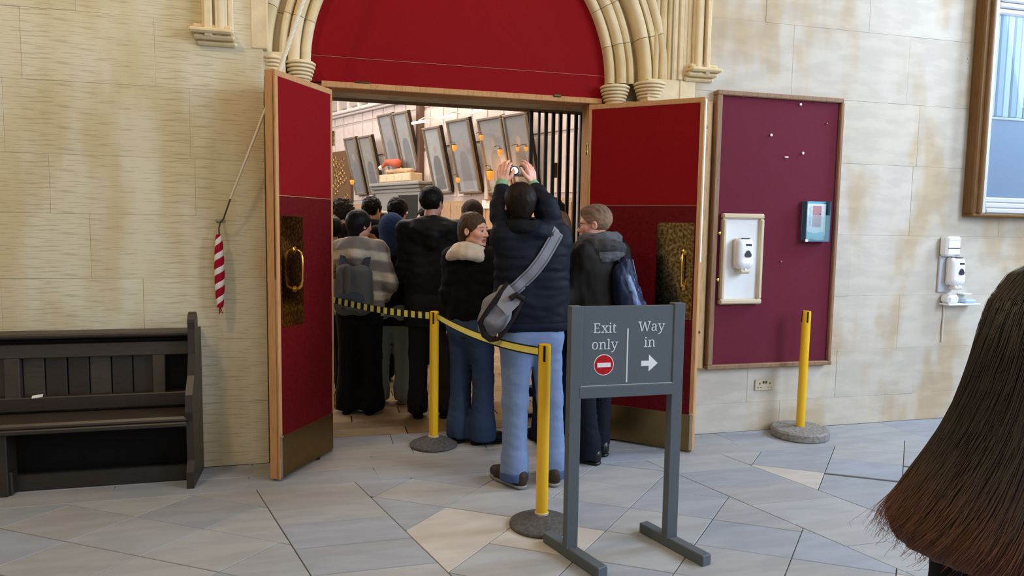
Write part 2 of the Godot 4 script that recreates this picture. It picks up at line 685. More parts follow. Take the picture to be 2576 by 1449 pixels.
func build_floor() -> void:
	var f := Node3D.new()
	f.name = "floor"
	add_child(f)
	tag(f, "stone paved floor of pale slabs laid in diagonal bands", "floor", "", "structure")
	var base := ST()
	box(base, Vector3(-6.2, -0.25, -5.3), Vector3(7.8, -0.006, 6.2))
	obj("mortar_bed", done(base), mat("mortar", c8(84, 76, 68), 0.95), f)
	var ms := []
	var tones := [c8(158, 160, 165), c8(162, 163, 164), c8(155, 158, 163), c8(167, 167, 166), c8(161, 160, 159), c8(156, 160, 168)]
	for i in tones.size():
		ms.append(mat("slab_stone_%d" % i, tones[i], 0.62, 0.0, noise_soft, Vector3(0.4, 1, 1.6), 0.05, noise_fine))
	var pale := mat("slab_pale", c8(192, 184, 174), 0.6, 0.0, noise_soft, Vector3(0.55, 1, 1.5), 0.1, noise_fine)
	# bands run along u; across them the distance q = n . p
	var u := Vector2(0.28, 0.96).normalized()
	var n := Vector2(u.y, -u.x)
	var na := Vector2(0.713, 0.701)
	var nb := Vector2(-0.541, 0.841)
	var zt := -4.33
	var zn := -1.2
	var borders := [[0.82, 1.37], [3.23, 3.79], [-1.59, -1.04], [5.64, 6.2]]
	var fields := [[6.2, 9.0], [1.37, 3.23], [-1.04, 0.82], [3.79, 5.64], [-4.0, -1.59]]
	for b in borders:
		for k in range(-1, 14):
			var z0: float = zt + 0.29 * k + rng.randf_range(-0.05, 0.05) * (1 if k > 0 else 0)
			if k < 0:
				continue
			var z1 := zt + 0.29 * (k + 1)
			var lo := Vector2(-9, zt + 0.29 * k)
			var poly := PackedVector2Array([Vector2(-9, lo.y), Vector2(11, lo.y - 0.02), Vector2(11, z1 - 0.02), Vector2(-9, z1)])
			poly = clip_half(clip_half(poly, n, b[1]), -n, -b[0])
			poly = clip_half(clip_half(poly, Vector2(0, 1), zn), Vector2(0, -1), -zt)
			if poly.size() > 2:
				slab(f, poly, ms[rng.randi() % ms.size()])
	for fl in fields:
		for ia in range(-14, 14):
			for ib in range(-16, 16):
				var a0 := -2.22 + 0.444 * ia
				var b0 := -3.56 + 0.345 * ib
				# one big pale slab takes two cells
				var wide: bool = fl[0] > 1.0 and fl[0] < 2.0 and ia == 0 and ib == 0
				if fl[0] > 1.0 and fl[0] < 2.0 and ia == 0 and ib == 1:
					continue
				if fl[0] > 3.0 and (ia + ib) % 5 == 0:
					b0 += 0.03
				var poly := PackedVector2Array([Vector2(-9, -9), Vector2(11, -9), Vector2(11, 9), Vector2(-9, 9)])
				poly = clip_half(clip_half(poly, na, a0 + 0.444), -na, -a0)
				poly = clip_half(clip_half(poly, nb, b0 + (0.69 if wide else 0.345)), -nb, -b0)
				poly = clip_half(clip_half(poly, n, fl[1]), -n, -fl[0])
				poly = clip_half(clip_half(poly, Vector2(0, 1), zn), Vector2(0, -1), -zt)
				poly = clip_half(clip_half(poly, Vector2(1, 0), 7.4), Vector2(-1, 0), 3.4)
				if poly.size() < 3:
					continue
				var m: Material = ms[rng.randi() % ms.size()]
				if wide or (fl[0] > 3.0 and ia == 3 and ib == -4) or rng.randf() < 0.05:
					m = pale
				slab(f, poly, m)
	# the row along the wall and the threshold
	var x := -3.4
	while x < 7.3:
		var w := rng.randf_range(0.55, 0.95)
		for r in 2:
			var zz := -4.80 + 0.235 * r
			var s := PackedVector2Array([Vector2(x, zz), Vector2(x + w, zz), Vector2(x + w + 0.05, zz + 0.235), Vector2(x + 0.03, zz + 0.235)])
			slab(f, s, ms[rng.randi() % ms.size()])
		x += w
	for r in 2:
		var xx := -0.05
		while xx < 1.95:
			var w := minf(rng.randf_range(0.5, 0.8), 1.98 - xx)
			slab(f, PackedVector2Array([Vector2(xx, -5.28 + 0.24 * r), Vector2(xx + w, -5.28 + 0.24 * r), Vector2(xx + w, -5.04 + 0.24 * r), Vector2(xx, -5.04 + 0.24 * r)]), ms[(r + 2) % ms.size()])
			xx += w
	# plain paving behind the camera
	var rest := ST()
	box(rest, Vector3(-6.2, -0.02, -1.2), Vector3(7.5, 0.0, 6.0))
	obj("paving", done(rest), ms[1], f)

# ---------------------------------------------------------------- walls
func blocks(parent: Node3D, x0: float, x1: float, courses: Array, ms: Array, z: float, shift: float) -> void:
	for r in courses.size() - 1:
		var y0: float = courses[r]
		var y1: float = courses[r + 1]
		var x := x0 - (shift if r % 2 else 0.0)
		while x < x1:
			var w := rng.randf_range(0.7, 1.15)
			var a := maxf(x, x0)
			var b := minf(x + w, x1)
			if b - a > 0.05:
				if x1 - b < 0.2:
					b = x1
				var g := 0.0005
				obj("stone_block", boxm(Vector3(a + g, y0 + g, z - 0.06), Vector3(b - g, y1 - g, z + rng.randf_range(-0.0015, 0.0015)), 0.0012), ms[rng.randi() % ms.size()], parent)
			if b >= x1:
				break
			x += w

func build_walls() -> void:
	var ls := []
	for i in 4:
		var t: Color = [c8(215, 206, 178), c8(213, 204, 175), c8(216, 208, 181), c8(212, 202, 173)][i]
		ls.append(stained(mat("left_stone_%d" % i, t, 0.9, 0.0, noise_streak, Vector3(0.40, 8.0, 0.40), 0.08, noise_streak), noise_stain, Vector3(0.45, 0.16, 0.45)))
	var rs := []
	for i in 4:
		var t: Color = [c8(206, 197, 182), c8(208, 199, 185), c8(204, 195, 180), c8(207, 197, 180)][i]
		rs.append(stained(mat("right_stone_%d" % i, t, 0.9, 0.0, noise_soft, Vector3(0.5, 1.6, 0.5), 0.06, noise_streak), noise_tan, Vector3(0.40, 0.17, 0.40)))
	var joint := mat("joint", c8(204, 192, 166), 0.95)
	var wl := Node3D.new()
	wl.name = "wall_left"
	add_child(wl)
	tag(wl, "warm limestone wall left of the doorway, above the pew", "wall", "", "structure")
	obj("wall_core", boxm(Vector3(-6.0, 0, -5.45), Vector3(-0.37, 7, -4.803)), joint, wl)
	blocks(wl, -3.6, -0.37, [0.0, 0.42, 0.83, 1.225, 1.615, 1.965, 2.392, 2.80, 3.2, 3.6], ls, -4.8, 0.4)
	var wr := Node3D.new()
	wr.name = "wall_right"
	add_child(wr)
	tag(wr, "pale weathered stone wall right of the doorway, behind the notice board", "wall", "", "structure")
	obj("wall_core", boxm(Vector3(2.45, 0, -5.45), Vector3(7.5, 7, -4.803)), joint, wr)
	blocks(wr, 2.64, 7.45, [0.0, 0.23, 0.62, 1.06, 1.55, 2.113, 2.6, 3.13, 3.6], rs, -4.8, 0.5)
	# shallow carved marks high on the right wall
	var wt := Node3D.new()
	wt.name = "wall_top"
	add_child(wt)
	tag(wt, "stone wall above the arched doorway", "wall", "", "structure")
	obj("wall_core", boxm(Vector3(-0.37, 4.4, -5.45), Vector3(2.45, 7, -4.85)), ls[0], wt)
	obj("wall_core", boxm(Vector3(-0.37, 2.5, -5.45), Vector3(2.45, 4.4, -5.05)), ls[0], wt)
	# the rest of the anteroom, unseen but closing it
	var plain := mat("plain_plaster", c8(206, 196, 176), 0.9)
	var side := Node3D.new()
	side.name = "wall_side"
	add_child(side)
	tag(side, "window wall on the right side of the anteroom", "wall", "", "structure")
	var st := ST()
	for b in [[-5.45, -4.5, 0.0, 7.0], [-4.5, -3.0, 0.0, 2.84], [-4.5, -3.0, 5.5, 7.0], [-3.0, -0.9, 0.0, 7.0], [-0.9, 2.7, 0.0, 2.0], [-0.9, 2.7, 5.8, 7.0], [2.7, 6.2, 0.0, 7.0]]:
		box(st, Vector3(7.5, b[2], b[0]), Vector3(7.8, b[3], b[1]))
	obj("wall_core", done(st), plain, side)
	var rear := Node3D.new()
	rear.name = "wall_rear"
	add_child(rear)
	tag(rear, "wall of the anteroom behind the camera with a wide window", "wall", "", "structure")
	st = ST()
	for b in [[-6.3, 1.0, 0.0, 7.0], [1.0, 5.0, 0.0, 2.4], [1.0, 5.0, 5.6, 7.0], [5.0, 7.8, 0.0, 7.0]]:
		box(st, Vector3(b[0], b[2], 6.0), Vector3(b[1], b[3], 6.3))
	obj("wall_core", done(st), plain, rear)
	var west := MeshInstance3D.new()
	west.name = "wall_west"
	west.mesh = boxm(Vector3(-6.3, 0, -5.45), Vector3(-6.0, 7, 6.3))
	west.set_surface_override_material(0, plain)
	add_child(west)
	tag(west, "plain wall at the far left of the anteroom", "wall", "", "structure")
	var ceil := MeshInstance3D.new()
	ceil.name = "ceiling"
	ceil.mesh = boxm(Vector3(-6.3, 7, -5.45), Vector3(7.8, 7.3, 6.3))
	ceil.set_surface_override_material(0, plain)
	add_child(ceil)
	tag(ceil, "plain pale ceiling of the anteroom", "ceiling", "", "structure")
	# windows of the side and rear walls: mullions, lead and glass
	var glass := StandardMaterial3D.new()
	glass.resource_name = "window_glass"
	glass.transparency = BaseMaterial3D.TRANSPARENCY_ALPHA
	glass.albedo_color = Color(0.85, 0.92, 0.95, 0.12)
	glass.roughness = 0.05
	var lead := mat("lead", c8(60, 62, 64), 0.6, 0.3)
	var wi := 1
	for wdef in [[Vector3(7.62, 2.84, -4.5), Vector3(0, 0, 1.5), 2.66], [Vector3(7.62, 2.0, -0.9), Vector3(0, 0, 3.6), 3.8], [Vector3(1.0, 2.4, 6.12), Vector3(4.0, 0, 0), 3.2]]:
		var w := Node3D.new()
		w.name = "window_%d" % wi
		wi += 1
		add_child(w)
		tag(w, "tall leaded window lighting the anteroom from outside the view, number %d along the walls" % (wi - 1), "window", "", "structure")
		var a: Vector3 = wdef[0]
		var d: Vector3 = wdef[1]
		var h: float = wdef[2]
		var k := ST()
		var nn := int(d.length() / 0.3)
		for i in nn + 1:
			var p := a + d * (float(i) / nn)
			box(k, p - Vector3(0.012, 0, 0.012), p + Vector3(0.012, h, 0.012))
		var mm := int(h / 0.35)
		for i in mm + 1:
			var p := a + Vector3(0, h * i / mm, 0)
			box(k, p - Vector3(0.01, 0.012, 0.01), p + d + Vector3(0.01, 0.012, 0.01))
		obj("lead_lattice", done(k), lead, w)
		var pn := ST()
		quad(pn, a, a + d, a + d + Vector3(0, h, 0), a + Vector3(0, h, 0), Vector3(-1, 0, 0))
		obj("pane", done(pn), glass, w)

# ---------------------------------------------------------------- the stone portal
func build_portal() -> void:
	var warm := []
	for i in 3:
		warm.append(mat("carved_stone_%d" % i, [c8(226, 204, 160), c8(220, 198, 152), c8(230, 210, 170)][i], 0.85, 0.0, noise_soft, Vector3(1.2, 1.2, 1.2), 0.25, noise_fine))
	var c := Vector2(0.96, 2.47)
	var arch := thing("trim_1", "moulded cream stone arch in two orders round the red tympanum", "arch", Vector3(0.96, 0, -4.85), 0, "", "structure")
	var orders := []
	# profiles as (radius, z)
	var p1 := [Vector2(1.045, -5.04), Vector2(1.045, -4.965)] + arc(Vector2(1.075, -4.955), 0.03, PI, 0.15 * PI, 5) + [Vector2(1.112, -4.965)] + arc(Vector2(1.15, -4.93), 0.036, 1.1 * PI, 0.0, 6) + [Vector2(1.192, -4.955)] + arc(Vector2(1.222, -4.93), 0.024, PI, 0.0, 4) + [Vector2(1.252, -4.97), Vector2(1.29, -4.985)]
	var p2 := [Vector2(1.285, -4.985), Vector2(1.285, -4.90)] + arc(Vector2(1.325, -4.88), 0.04, PI, 0.1 * PI, 6) + [Vector2(1.372, -4.885), Vector2(1.376, -4.852), Vector2(1.412, -4.85), Vector2(1.418, -4.875)] + arc(Vector2(1.452, -4.855), 0.032, PI, 0.0, 5) + [Vector2(1.49, -4.875), Vector2(1.52, -4.875)]
	orders = [p1, p2]
	for oi in 2:
		var prof: Array = orders[oi]
		var cuts := 13
		for k in cuts:
			var st := ST()
			st.set_smooth_group(1)
			var a0 := PI * k / cuts + 0.0012
			var a1 := PI * (k + 1) / cuts - 0.0012
			var nseg := 6
			var P := func(pt: Vector2, a: float) -> Vector3:
				return Vector3(c.x + cos(a) * pt.x, c.y + 0.16 + sin(a) * pt.x * 1.02, pt.y)
			for s in nseg:
				var a := lerpf(a0, a1, float(s) / nseg)
				var b := lerpf(a0, a1, float(s + 1) / nseg)
				var grp := 1
				for i in prof.size() - 1:
					var d: Vector2 = prof[i + 1] - prof[i]
					if i > 0 and absf(d.angle_to(prof[i] - prof[i - 1])) > 0.75:
						grp += 1
					st.set_smooth_group(grp)
					var am := (a + b) * 0.5
					var hint := Vector3(cos(am), sin(am), 0) * -d.y + Vector3(0, 0, 1) * d.x
					quad(st, P.call(prof[i], a), P.call(prof[i + 1], a), P.call(prof[i + 1], b), P.call(prof[i], b), hint)
			wpart("voussoir", done(st), warm[rng.randi() % 3], arch)
	# spandrels and the flat field up to the square hood
	var sp := ST()
	var na := 40
	for i in na:
		var a := PI * i / na
		var b := PI * (i + 1) / na
		var e := func(t: float) -> Vector2:
			var d := Vector2(cos(t), sin(t))
			var sx := 1.44 / maxf(absf(d.x), 1e-4)
			var sy := 1.72 / maxf(d.y, 1e-4)
			return Vector2(c.x, c.y + 0.16) + d * maxf(minf(sx, sy), 1.50)
		var q := func(t: float) -> Vector2:
			return Vector2(c.x + cos(t) * 1.50, c.y + 0.16 + sin(t) * 1.53)
		var A: Vector2 = q.call(a)
		var B: Vector2 = q.call(b)
		var C: Vector2 = e.call(b)
		var D: Vector2 = e.call(a)
		quad(sp, Vector3(A.x, A.y, -4.88), Vector3(B.x, B.y, -4.88), Vector3(C.x, C.y, -4.88), Vector3(D.x, D.y, -4.88), Vector3(0, 0, 1))
	wpart("spandrel", done(sp), warm[0], arch)
	# upright shafts and the square label with its returned foot, each side
	for s in [-1.0, 1.0]:
		var X := func(v: float) -> float:
			return c.x + s * v
		var name_side := "left" if s < 0 else "right"
		var sh := ST()
		for b in [[1.385, 0.022, -4.86], [1.432, 0.026, -4.85], [1.478, 0.020, -4.835]]:
			tube(sh, [Vector3(X.call(b[0]), 2.56, b[2]), Vector3(X.call(b[0]), 4.6, b[2])], b[1], -1.0, 12)
		wpart("shaft", done(sh), warm[1], arch)
		var pil := ST()
		if s > 0:
			box(pil, Vector3(X.call(1.495), 2.66, -5.0), Vector3(X.call(1.53), 4.6, -4.80), 0.006)
			box(pil, Vector3(X.call(1.532), 2.66, -5.0), Vector3(X.call(1.568), 4.6, -4.785), 0.006)
			box(pil, Vector3(X.call(1.57), 2.66, -5.0), Vector3(X.call(1.68), 4.6, -4.80), 0.006)
			box(pil, Vector3(X.call(1.30), 2.50, -5.0), Vector3(X.call(1.55), 2.658, -4.80), 0.004)
			box(pil, Vector3(X.call(1.553), 2.50, -5.0), Vector3(X.call(1.68), 2.658, -4.797), 0.004)
		else:
			box(pil, Vector3(X.call(1.30), 2.66, -5.0), Vector3(X.call(1.40), 4.6, -4.795), 0.006)
			box(pil, Vector3(X.call(1.20), 2.50, -5.0), Vector3(X.call(1.34), 2.658, -4.83), 0.004)
		box(pil, Vector3(X.call(1.05), 0.0, -5.3), Vector3(X.call(1.50), 2.52, -4.97), 0.004)
		wpart("jamb", done(pil), warm[2], arch)
		var lab := thing("trim_%d" % (2 if s < 0 else 3), "square stone hood moulding with returned foot at upper %s of the doorway" % name_side, "moulding", Vector3(X.call(1.7), 0, -4.8), 0, "", "structure")
		var m := ST()
		var prof := [[1.50, 1.535, -4.79], [1.535, 1.57, -4.765], [1.57, 1.60, -4.74], [1.60, 1.615, -4.765], [1.615, 1.66, -4.72], [1.66, 1.68, -4.78]]
		if s > 0:
			prof = [[1.60, 1.635, -4.79], [1.635, 1.67, -4.765], [1.67, 1.70, -4.74], [1.70, 1.715, -4.765], [1.715, 1.75, -4.72], [1.75, 1.77, -4.78]]
		for p in prof:
			box(m, Vector3(X.call(p[0]), 2.70 if p[2] > -4.77 else 2.66, -4.85), Vector3(X.call(p[1]), 4.6, p[2]), 0.006)
		tube(m, [Vector3(X.call(prof[2][0]), 2.74, prof[2][2] - 0.02), Vector3(X.call(prof[2][0]), 4.6, prof[2][2] - 0.02)], 0.026, -1, 10)
		wpart("upright_moulding", done(m), warm[2], lab)
		var ft := ST()
		var f0: float = prof[0][0] - 0.02
		for k in 4:
			var yk := 2.655 + 0.03 * k
			var zk: float = [-4.775, -4.735, -4.70, -4.745][k]
			box(ft, Vector3(X.call(f0 + 0.008 * k), yk, -4.85), Vector3(X.call(f0 + 0.235 + [0.0, 0.012, 0.03, 0.015][k]), yk + 0.031, zk), 0.011)
		wpart("returned_foot", done(ft), warm[0], lab)
	# capitals, columns and bases
	for d in [[-0.15, -4.945, 0.082, 2.515], [-0.315, -4.865, 0.052, 2.52], [2.065, -4.945, 0.092, 2.50], [2.31, -4.875, 0.10, 2.525]]:
		var cap := ST()
		var r: float = d[2]
		var tiers := [Vector2(r * 0.70, -0.005), Vector2(r * 0.82, 0.0)]
		for k in 5:
			var rk: float = r * [0.90, 0.97, 1.06, 1.15, 1.20][k]
			var yk := 0.023 * k
			tiers.append_array([Vector2(rk - 0.004, yk + 0.001), Vector2(rk, yk + 0.005), Vector2(rk, yk + 0.012), Vector2(rk - 0.004, yk + 0.016), Vector2(rk - 0.014, yk + 0.017), Vector2(rk - 0.014, yk + 0.023)])
		tiers.append(Vector2(0.0, 0.117))
		lathe(cap, tiers, Vector3(d[0], d[3], d[1]), 32)
		wpart("capital", done(cap), warm[2], arch)
		var col := ST()
		lathe(col, [Vector2(r * 1.25, 0.0), Vector2(r * 1.25, 0.35), Vector2(r * 0.95, 0.40), Vector2(r * 0.95, 0.78), Vector2(r * 1.15, 0.82), Vector2(r * 1.18, 0.88), Vector2(r * 0.9, 0.94), Vector2(r * 0.72, 0.98), Vector2(r * 0.72, d[3])], Vector3(d[0], 0, d[1]), 20)
		wpart("column", done(col), warm[1], arch)
	# red boarded tympanum and the timber door head
	var red := mat("red_panel", c8(158, 10, 19), 0.75, 0.0, noise_weave, Vector3(6, 6, 6), 0.03, noise_weave)
	var ty := thing("trim_4", "crimson boarded tympanum filling the arch above the doors", "panel", Vector3(0.96, 2.5, -5.0), 0, "", "structure")
	var st := ST()
	var poly := PackedVector2Array([Vector2(-0.14, 2.697), Vector2(2.06, 2.693)])
	for i in 33:
		var a := PI * i / 32.0
		poly.append(Vector2(c.x + cos(a) * 1.10, c.y + 0.23 + sin(a) * 1.06))
	prism(st, poly, -5.06, -5.0, Transform3D(), 0.002)
	wpart("upper_panel", done(st), red, ty)
	wpart("lower_panel", boxm(Vector3(-0.14, 2.52, -5.06), Vector3(2.06, 2.690, -5.0), 0.002), red, ty)
	wpart("joint_strip", boxm(Vector3(-0.14, 2.6905, -5.05), Vector3(2.06, 2.6945, -4.9985), 0.0), mat("joint_strip", c8(176, 96, 84), 0.6), ty)
	var oak := mat("door_oak", c8(196, 146, 98), 0.55, 0.0, noise_streak, Vector3(6, 0.5, 6), 0.05, noise_streak)
	var fr := thing("trim_5", "light oak door frame under the red tympanum", "door frame", Vector3(0.96, 0, -5.0), 0, "", "structure")
	wpart("frame_head", boxm(Vector3(-0.02, 2.485, -5.14), Vector3(1.98, 2.525, -4.97), 0.004), oak, fr)
	wpart("frame_post", boxm(Vector3(-0.02, 0, -5.14), Vector3(0.035, 2.485, -5.0), 0.004), oak, fr)
	wpart("frame_post", boxm(Vector3(1.885, 0, -5.14), Vector3(1.95, 2.485, -4.99), 0.004), oak, fr)
	var clo := ST()
	box(clo, Vector3(1.60, 2.515, -4.99), Vector3(1.66, 2.535, -4.96), 0.004)
	box(clo, Vector3(0.2, 2.523, -4.985), Vector3(0.3, 2.535, -4.965), 0.003)
	wpart("catch", done(clo), mat("dark_brass", c8(92, 74, 46), 0.4, 0.8), fr)

# ---------------------------------------------------------------- door leaves
func leaf(called: String, label: String, hinge: Vector3, yaw: float, L: float, f: float) -> void:
	# f = +1: the seen face looks along local +z
	var d := thing(called, label, "door", hinge, yaw, "", "structure")
	var oak := mat("door_oak", CLEAR)
	var red := mat("red_panel", CLEAR)
	var hide := mat("door_hide", c8(104, 11, 19), 0.45, 0.0, noise_fine, Vector3(2, 2, 2), 0.05, noise_fine)
	var brass := mat("door_brass", c8(168, 140, 92), 0.16, 1.0, noise_mottle, Vector3(2.2, 1.3, 2.2), 0.02, noise_mottle)
	var bright := mat("bright_brass", c8(226, 180, 92), 0.18, 1.0)
	var H := 2.47
	var t := 0.07
	var B := func(x0: float, x1: float, y0: float, y1: float, out: float, deep: float, ch: float) -> ArrayMesh:
		return boxm(Vector3(x0, y0, f * -deep), Vector3(x1, y1, f * out), ch)
	obj("door_core", B.call(0.0, L, 0.012, H, -0.006, t, 0.003), oak, d)
	for r in [[0.0, L, H - 0.035, H], [0.0, 0.022, 0.3, H - 0.035], [L - 0.03, L, 0.012, H - 0.035]]:
		obj("frame_rail", B.call(r[0], r[1], r[2], r[3], 0.002, 0.02, 0.002), oak, d)
	obj("upper_panel", B.call(0.022, L - 0.03, 1.745, H - 0.035, -0.001, 0.02, 0.0015), red, d, "crimson upper panel")
	obj("lower_panel", B.call(0.022, L - 0.03, 0.27, 1.74, 0.001, 0.02, 0.003), hide, d, "darker red hide panel")
	obj("kick_plate", B.call(0.02, L - 0.005, 0.015, 0.275, 0.003, 0.01, 0.001), mat("kick_brass", c8(138, 114, 72), 0.32, 1.0, noise_soft, Vector3(1.5, 1.5, 1.5)), d, "dull brass kick plate")
	var px0 := L - 0.30 if f > 0 else L - 0.275
	var plate := obj("push_plate", B.call(px0, L - 0.04, 0.945, 1.622, 0.004, 0.01, 0.0015), brass, d, "mottled brass push plate")
	var st := ST()
	var hx := L - 0.105 if f > 0 else L - 0.175
	var path := []
	for q in [[1.17, 0.0], [1.175, 0.03], [1.19, 0.048], [1.23, 0.056], [1.30, 0.058], [1.36, 0.056], [1.395, 0.048], [1.41, 0.03], [1.415, 0.0]]:
		path.append(Vector3(hx, q[0], f * (q[1] + 0.004)))
	tube(st, path, 0.008, 0.008, 12)
	for y in [1.17, 1.415]:
		lathe(st, [Vector2(0.02, 0.0), Vector2(0.02, 0.005), Vector2(0.012, 0.008), Vector2(0.0, 0.009)], Vector3.ZERO, 16, Transform3D(Basis(Vector3(1, 0, 0), PI / 2 * f), Vector3(hx, y, f * 0.004)))
	obj("pull_handle", done(st), bright, plate, "bright brass pull handle")
	# flush bolt by the outer edge
	st = ST()
	box(st, Vector3(L - 0.024, 0.02, f * -0.01), Vector3(L - 0.006, 0.29, f * 0.006), 0.002)
	box(st, Vector3(L - 0.028, 0.27, f * -0.01), Vector3(L - 0.002, 0.285, f * 0.014), 0.003)
	obj("flush_bolt", done(st), mat("steel", c8(190, 184, 170), 0.3, 0.9), d)
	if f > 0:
		obj("lit_edge", boxm(Vector3(L - 0.002, 1.35, -0.052), Vector3(L + 0.004, H - 0.01, -0.018), 0.001), mat("lit_edge_white", c8(244, 242, 236), 0.5), d, "added white strip painting daylight on the door edge")  # added white strip paints the daylight on the upper door edge
	for y in [0.35, 1.25, 2.15]:
		var hs := ST()
		tube(hs, [Vector3(-0.008, y - 0.05, f * 0.004), Vector3(-0.008, y + 0.05, f * 0.004)], 0.009, -1, 10)
		obj("hinge", done(hs), brass, d)

func build_doors() -> void:
	leaf("door_1", "left red door leaf swung open beside the striped bell rope", Vector3(0.05, 0, -4.98), atan2(-0.86, -0.511), 0.645, -1.0)
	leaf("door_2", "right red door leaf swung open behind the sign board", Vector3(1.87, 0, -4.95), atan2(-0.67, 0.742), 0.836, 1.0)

# ---------------------------------------------------------------- the hall beyond
const HO := Vector3(3.0, 0, -10.59)
func hw(t: float, y: float, out := 0.0) -> Vector3:
	# a point on the portrait wall: t metres along it, y up, out from it
	return HO + Vector3(-0.432, 0, -0.902) * t + Vector3(0, y, 0) + Vector3(-0.902, 0, 0.432) * out

func hall_xf(t: float, y: float, out := 0.0) -> Transform3D:
	# local x runs along the wall from far to near, z comes out of it
	return Transform3D(Basis(Vector3(0.432, 0, 0.902), Vector3.UP, Vector3(-0.902, 0, 0.432)), hw(t, y, out))

func build_hall() -> void:
	var plaster := mat("hall_plaster", c8(216, 206, 196), 0.8)
	var panel := mat("hall_panelling", c8(196, 184, 174), 0.6, 0.0, noise_soft, Vector3(1, 1, 1), 0.1, noise_soft)
	var panel2 := mat("hall_panelling_light", c8(222, 206, 196), 0.6, 0.0, noise_soft, Vector3(1, 1, 1), 0.1, noise_soft)
	var dado := mat("hall_dado", c8(186, 156, 124), 0.6, 0.0, noise_streak, Vector3(3, 0.5, 3), 0.1, noise_streak)
	var w := thing("wall_hall", "pale panelled wall of the hall beyond, hung with portraits", "wall", HO, 0, "", "structure")
	var X := hall_xf(0, 0, 0)
	wpart("wall_core", boxm(Vector3(-16, 0, -0.4), Vector3(6.2, 7.6, -0.03), 0.0, X), panel, w)
	# local x = -t
	var y_levels := [2.05, 2.75, 3.72]
	for i in range(-4, 34):
		# upright panels between stiles
		var t0 := -1.5 + i * 0.42
		wpart("wall_panel", boxm(Vector3(-t0 - 0.38, 3.72, -0.05), Vector3(-t0, 4.02 if t0 < 2.95 else 3.88, -0.018), 0.003, X), panel2, w)
		wpart("wall_panel", boxm(Vector3(-t0 - 0.38, 2.98, -0.05), Vector3(-t0, 3.66, -0.018), 0.003, X), panel2, w)
		wpart("wall_panel", boxm(Vector3(-t0 - 0.38, 2.08, -0.05), Vector3(-t0, 2.92, -0.018), 0.003, X), panel2, w)
		if t0 < 3.0:
			wpart("wall_panel", boxm(Vector3(-t0 - 0.38, 4.12, -0.05), Vector3(-t0, 4.75, -0.018), 0.003, X), panel2, w)
	wpart("dado_panel", boxm(Vector3(-16, 0.1, -0.05), Vector3(6, 2.0, 0.0), 0.0, X), dado, w)
	for i in range(0, 26):
		var t0 := -1.5 + i * 0.5
		wpart("dado_panel", boxm(Vector3(-t0 - 0.44, 1.2, -0.02), Vector3(-t0, 1.95, 0.012), 0.008, X), dado, w)
	# cornice rails and the frieze of small square panels
	var rail := ST()
	box(rail, Vector3(-16, 3.88, -0.05), Vector3(-2.98, 3.93, 0.05), 0.01, X)
	box(rail, Vector3(-16, 3.93, -0.05), Vector3(-2.98, 4.0, 0.09), 0.015, X)
	box(rail, Vector3(-16, 4.42, -0.05), Vector3(-2.98, 4.48, 0.07), 0.015, X)
	box(rail, Vector3(-16, 4.60, -0.05), Vector3(-2.98, 4.68, 0.12), 0.02, X)
	box(rail, Vector3(-2.86, 4.02, -0.05), Vector3(6, 4.07, 0.05), 0.012, X)
	wpart("cornice", done(rail), plaster, w)
	for i in 24:
		var t0 := 3.0 + i * 0.46
		wpart("frieze_panel", boxm(Vector3(-t0 - 0.36, 4.04, -0.05), Vector3(-t0 - 0.06, 4.38, 0.018), 0.02, X), mat("frieze", c8(176, 166, 158), 0.6), w)
		wpart("frieze_stile", boxm(Vector3(-t0 - 0.04, 4.0, -0.05), Vector3(-t0 + 0.03, 4.42, 0.035), 0.008, X), plaster, w)
		wpart("frieze_block", boxm(Vector3(-t0 - 0.36, 4.49, -0.05), Vector3(-t0 - 0.06, 4.59, 0.05), 0.01, X), mat("frieze", CLEAR), w)
	wpart("pilaster", boxm(Vector3(-3.0, 2.0, -0.05), Vector3(-2.88, 5.2, 0.09), 0.01, X), mat("dark_pilaster", c8(108, 84, 72), 0.6), w)
	wpart("pilaster", boxm(Vector3(-0.98, 2.0, -0.05), Vector3(-0.88, 3.1, 0.06), 0.01, X), panel, w)
	# closing walls, floor and ceiling of the hall
	var shell := [["wall_hall_end", Vector3(-8.3, 0, -22.3), Vector3(6, 7.6, -22.0), "far end wall of the hall"], ["wall_hall_left", Vector3(-8.3, 0, -22.3), Vector3(-8.0, 7.6, -5.4), "left wall of the hall, out of sight"], ["wall_hall_right", Vector3(6.0, 0, -22.3), Vector3(6.3, 7.6, -5.4), "right end wall of the hall, out of sight"], ["ceiling_hall", Vector3(-8.3, 7.5, -22.3), Vector3(6.3, 7.8, -5.2), "plain ceiling of the hall beyond"]]
	for s in shell:
		var o := obj(s[0], boxm(s[1], s[2]), plaster, self)
		tag(o, s[3], "wall" if s[0].begins_with("wall") else "ceiling", "", "structure")
	obj("wall_return", boxm(Vector3(-8.0, 0, -5.6), Vector3(-6.0, 7.6, -5.45)), plaster, self)
	tag(get_node("wall_return"), "short return wall between hall and anteroom", "wall", "", "structure")
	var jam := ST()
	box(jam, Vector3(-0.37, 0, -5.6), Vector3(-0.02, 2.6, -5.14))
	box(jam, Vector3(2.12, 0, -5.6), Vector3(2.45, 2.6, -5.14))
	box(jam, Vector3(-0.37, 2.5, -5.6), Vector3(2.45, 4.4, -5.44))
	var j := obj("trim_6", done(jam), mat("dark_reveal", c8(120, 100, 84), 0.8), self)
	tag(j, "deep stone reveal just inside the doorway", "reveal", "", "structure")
	var fl := Node3D.new()
	fl.name = "floor_hall"
	add_child(fl)
	tag(fl, "brown boarded floor of the hall under the crowd", "floor", "", "structure")
	obj("floor_base", boxm(Vector3(-8.3, -0.25, -22.3), Vector3(6.3, -0.008, -5.28)), mat("hall_floor_gap", c8(60, 48, 36), 0.9), fl)
	var fb := []
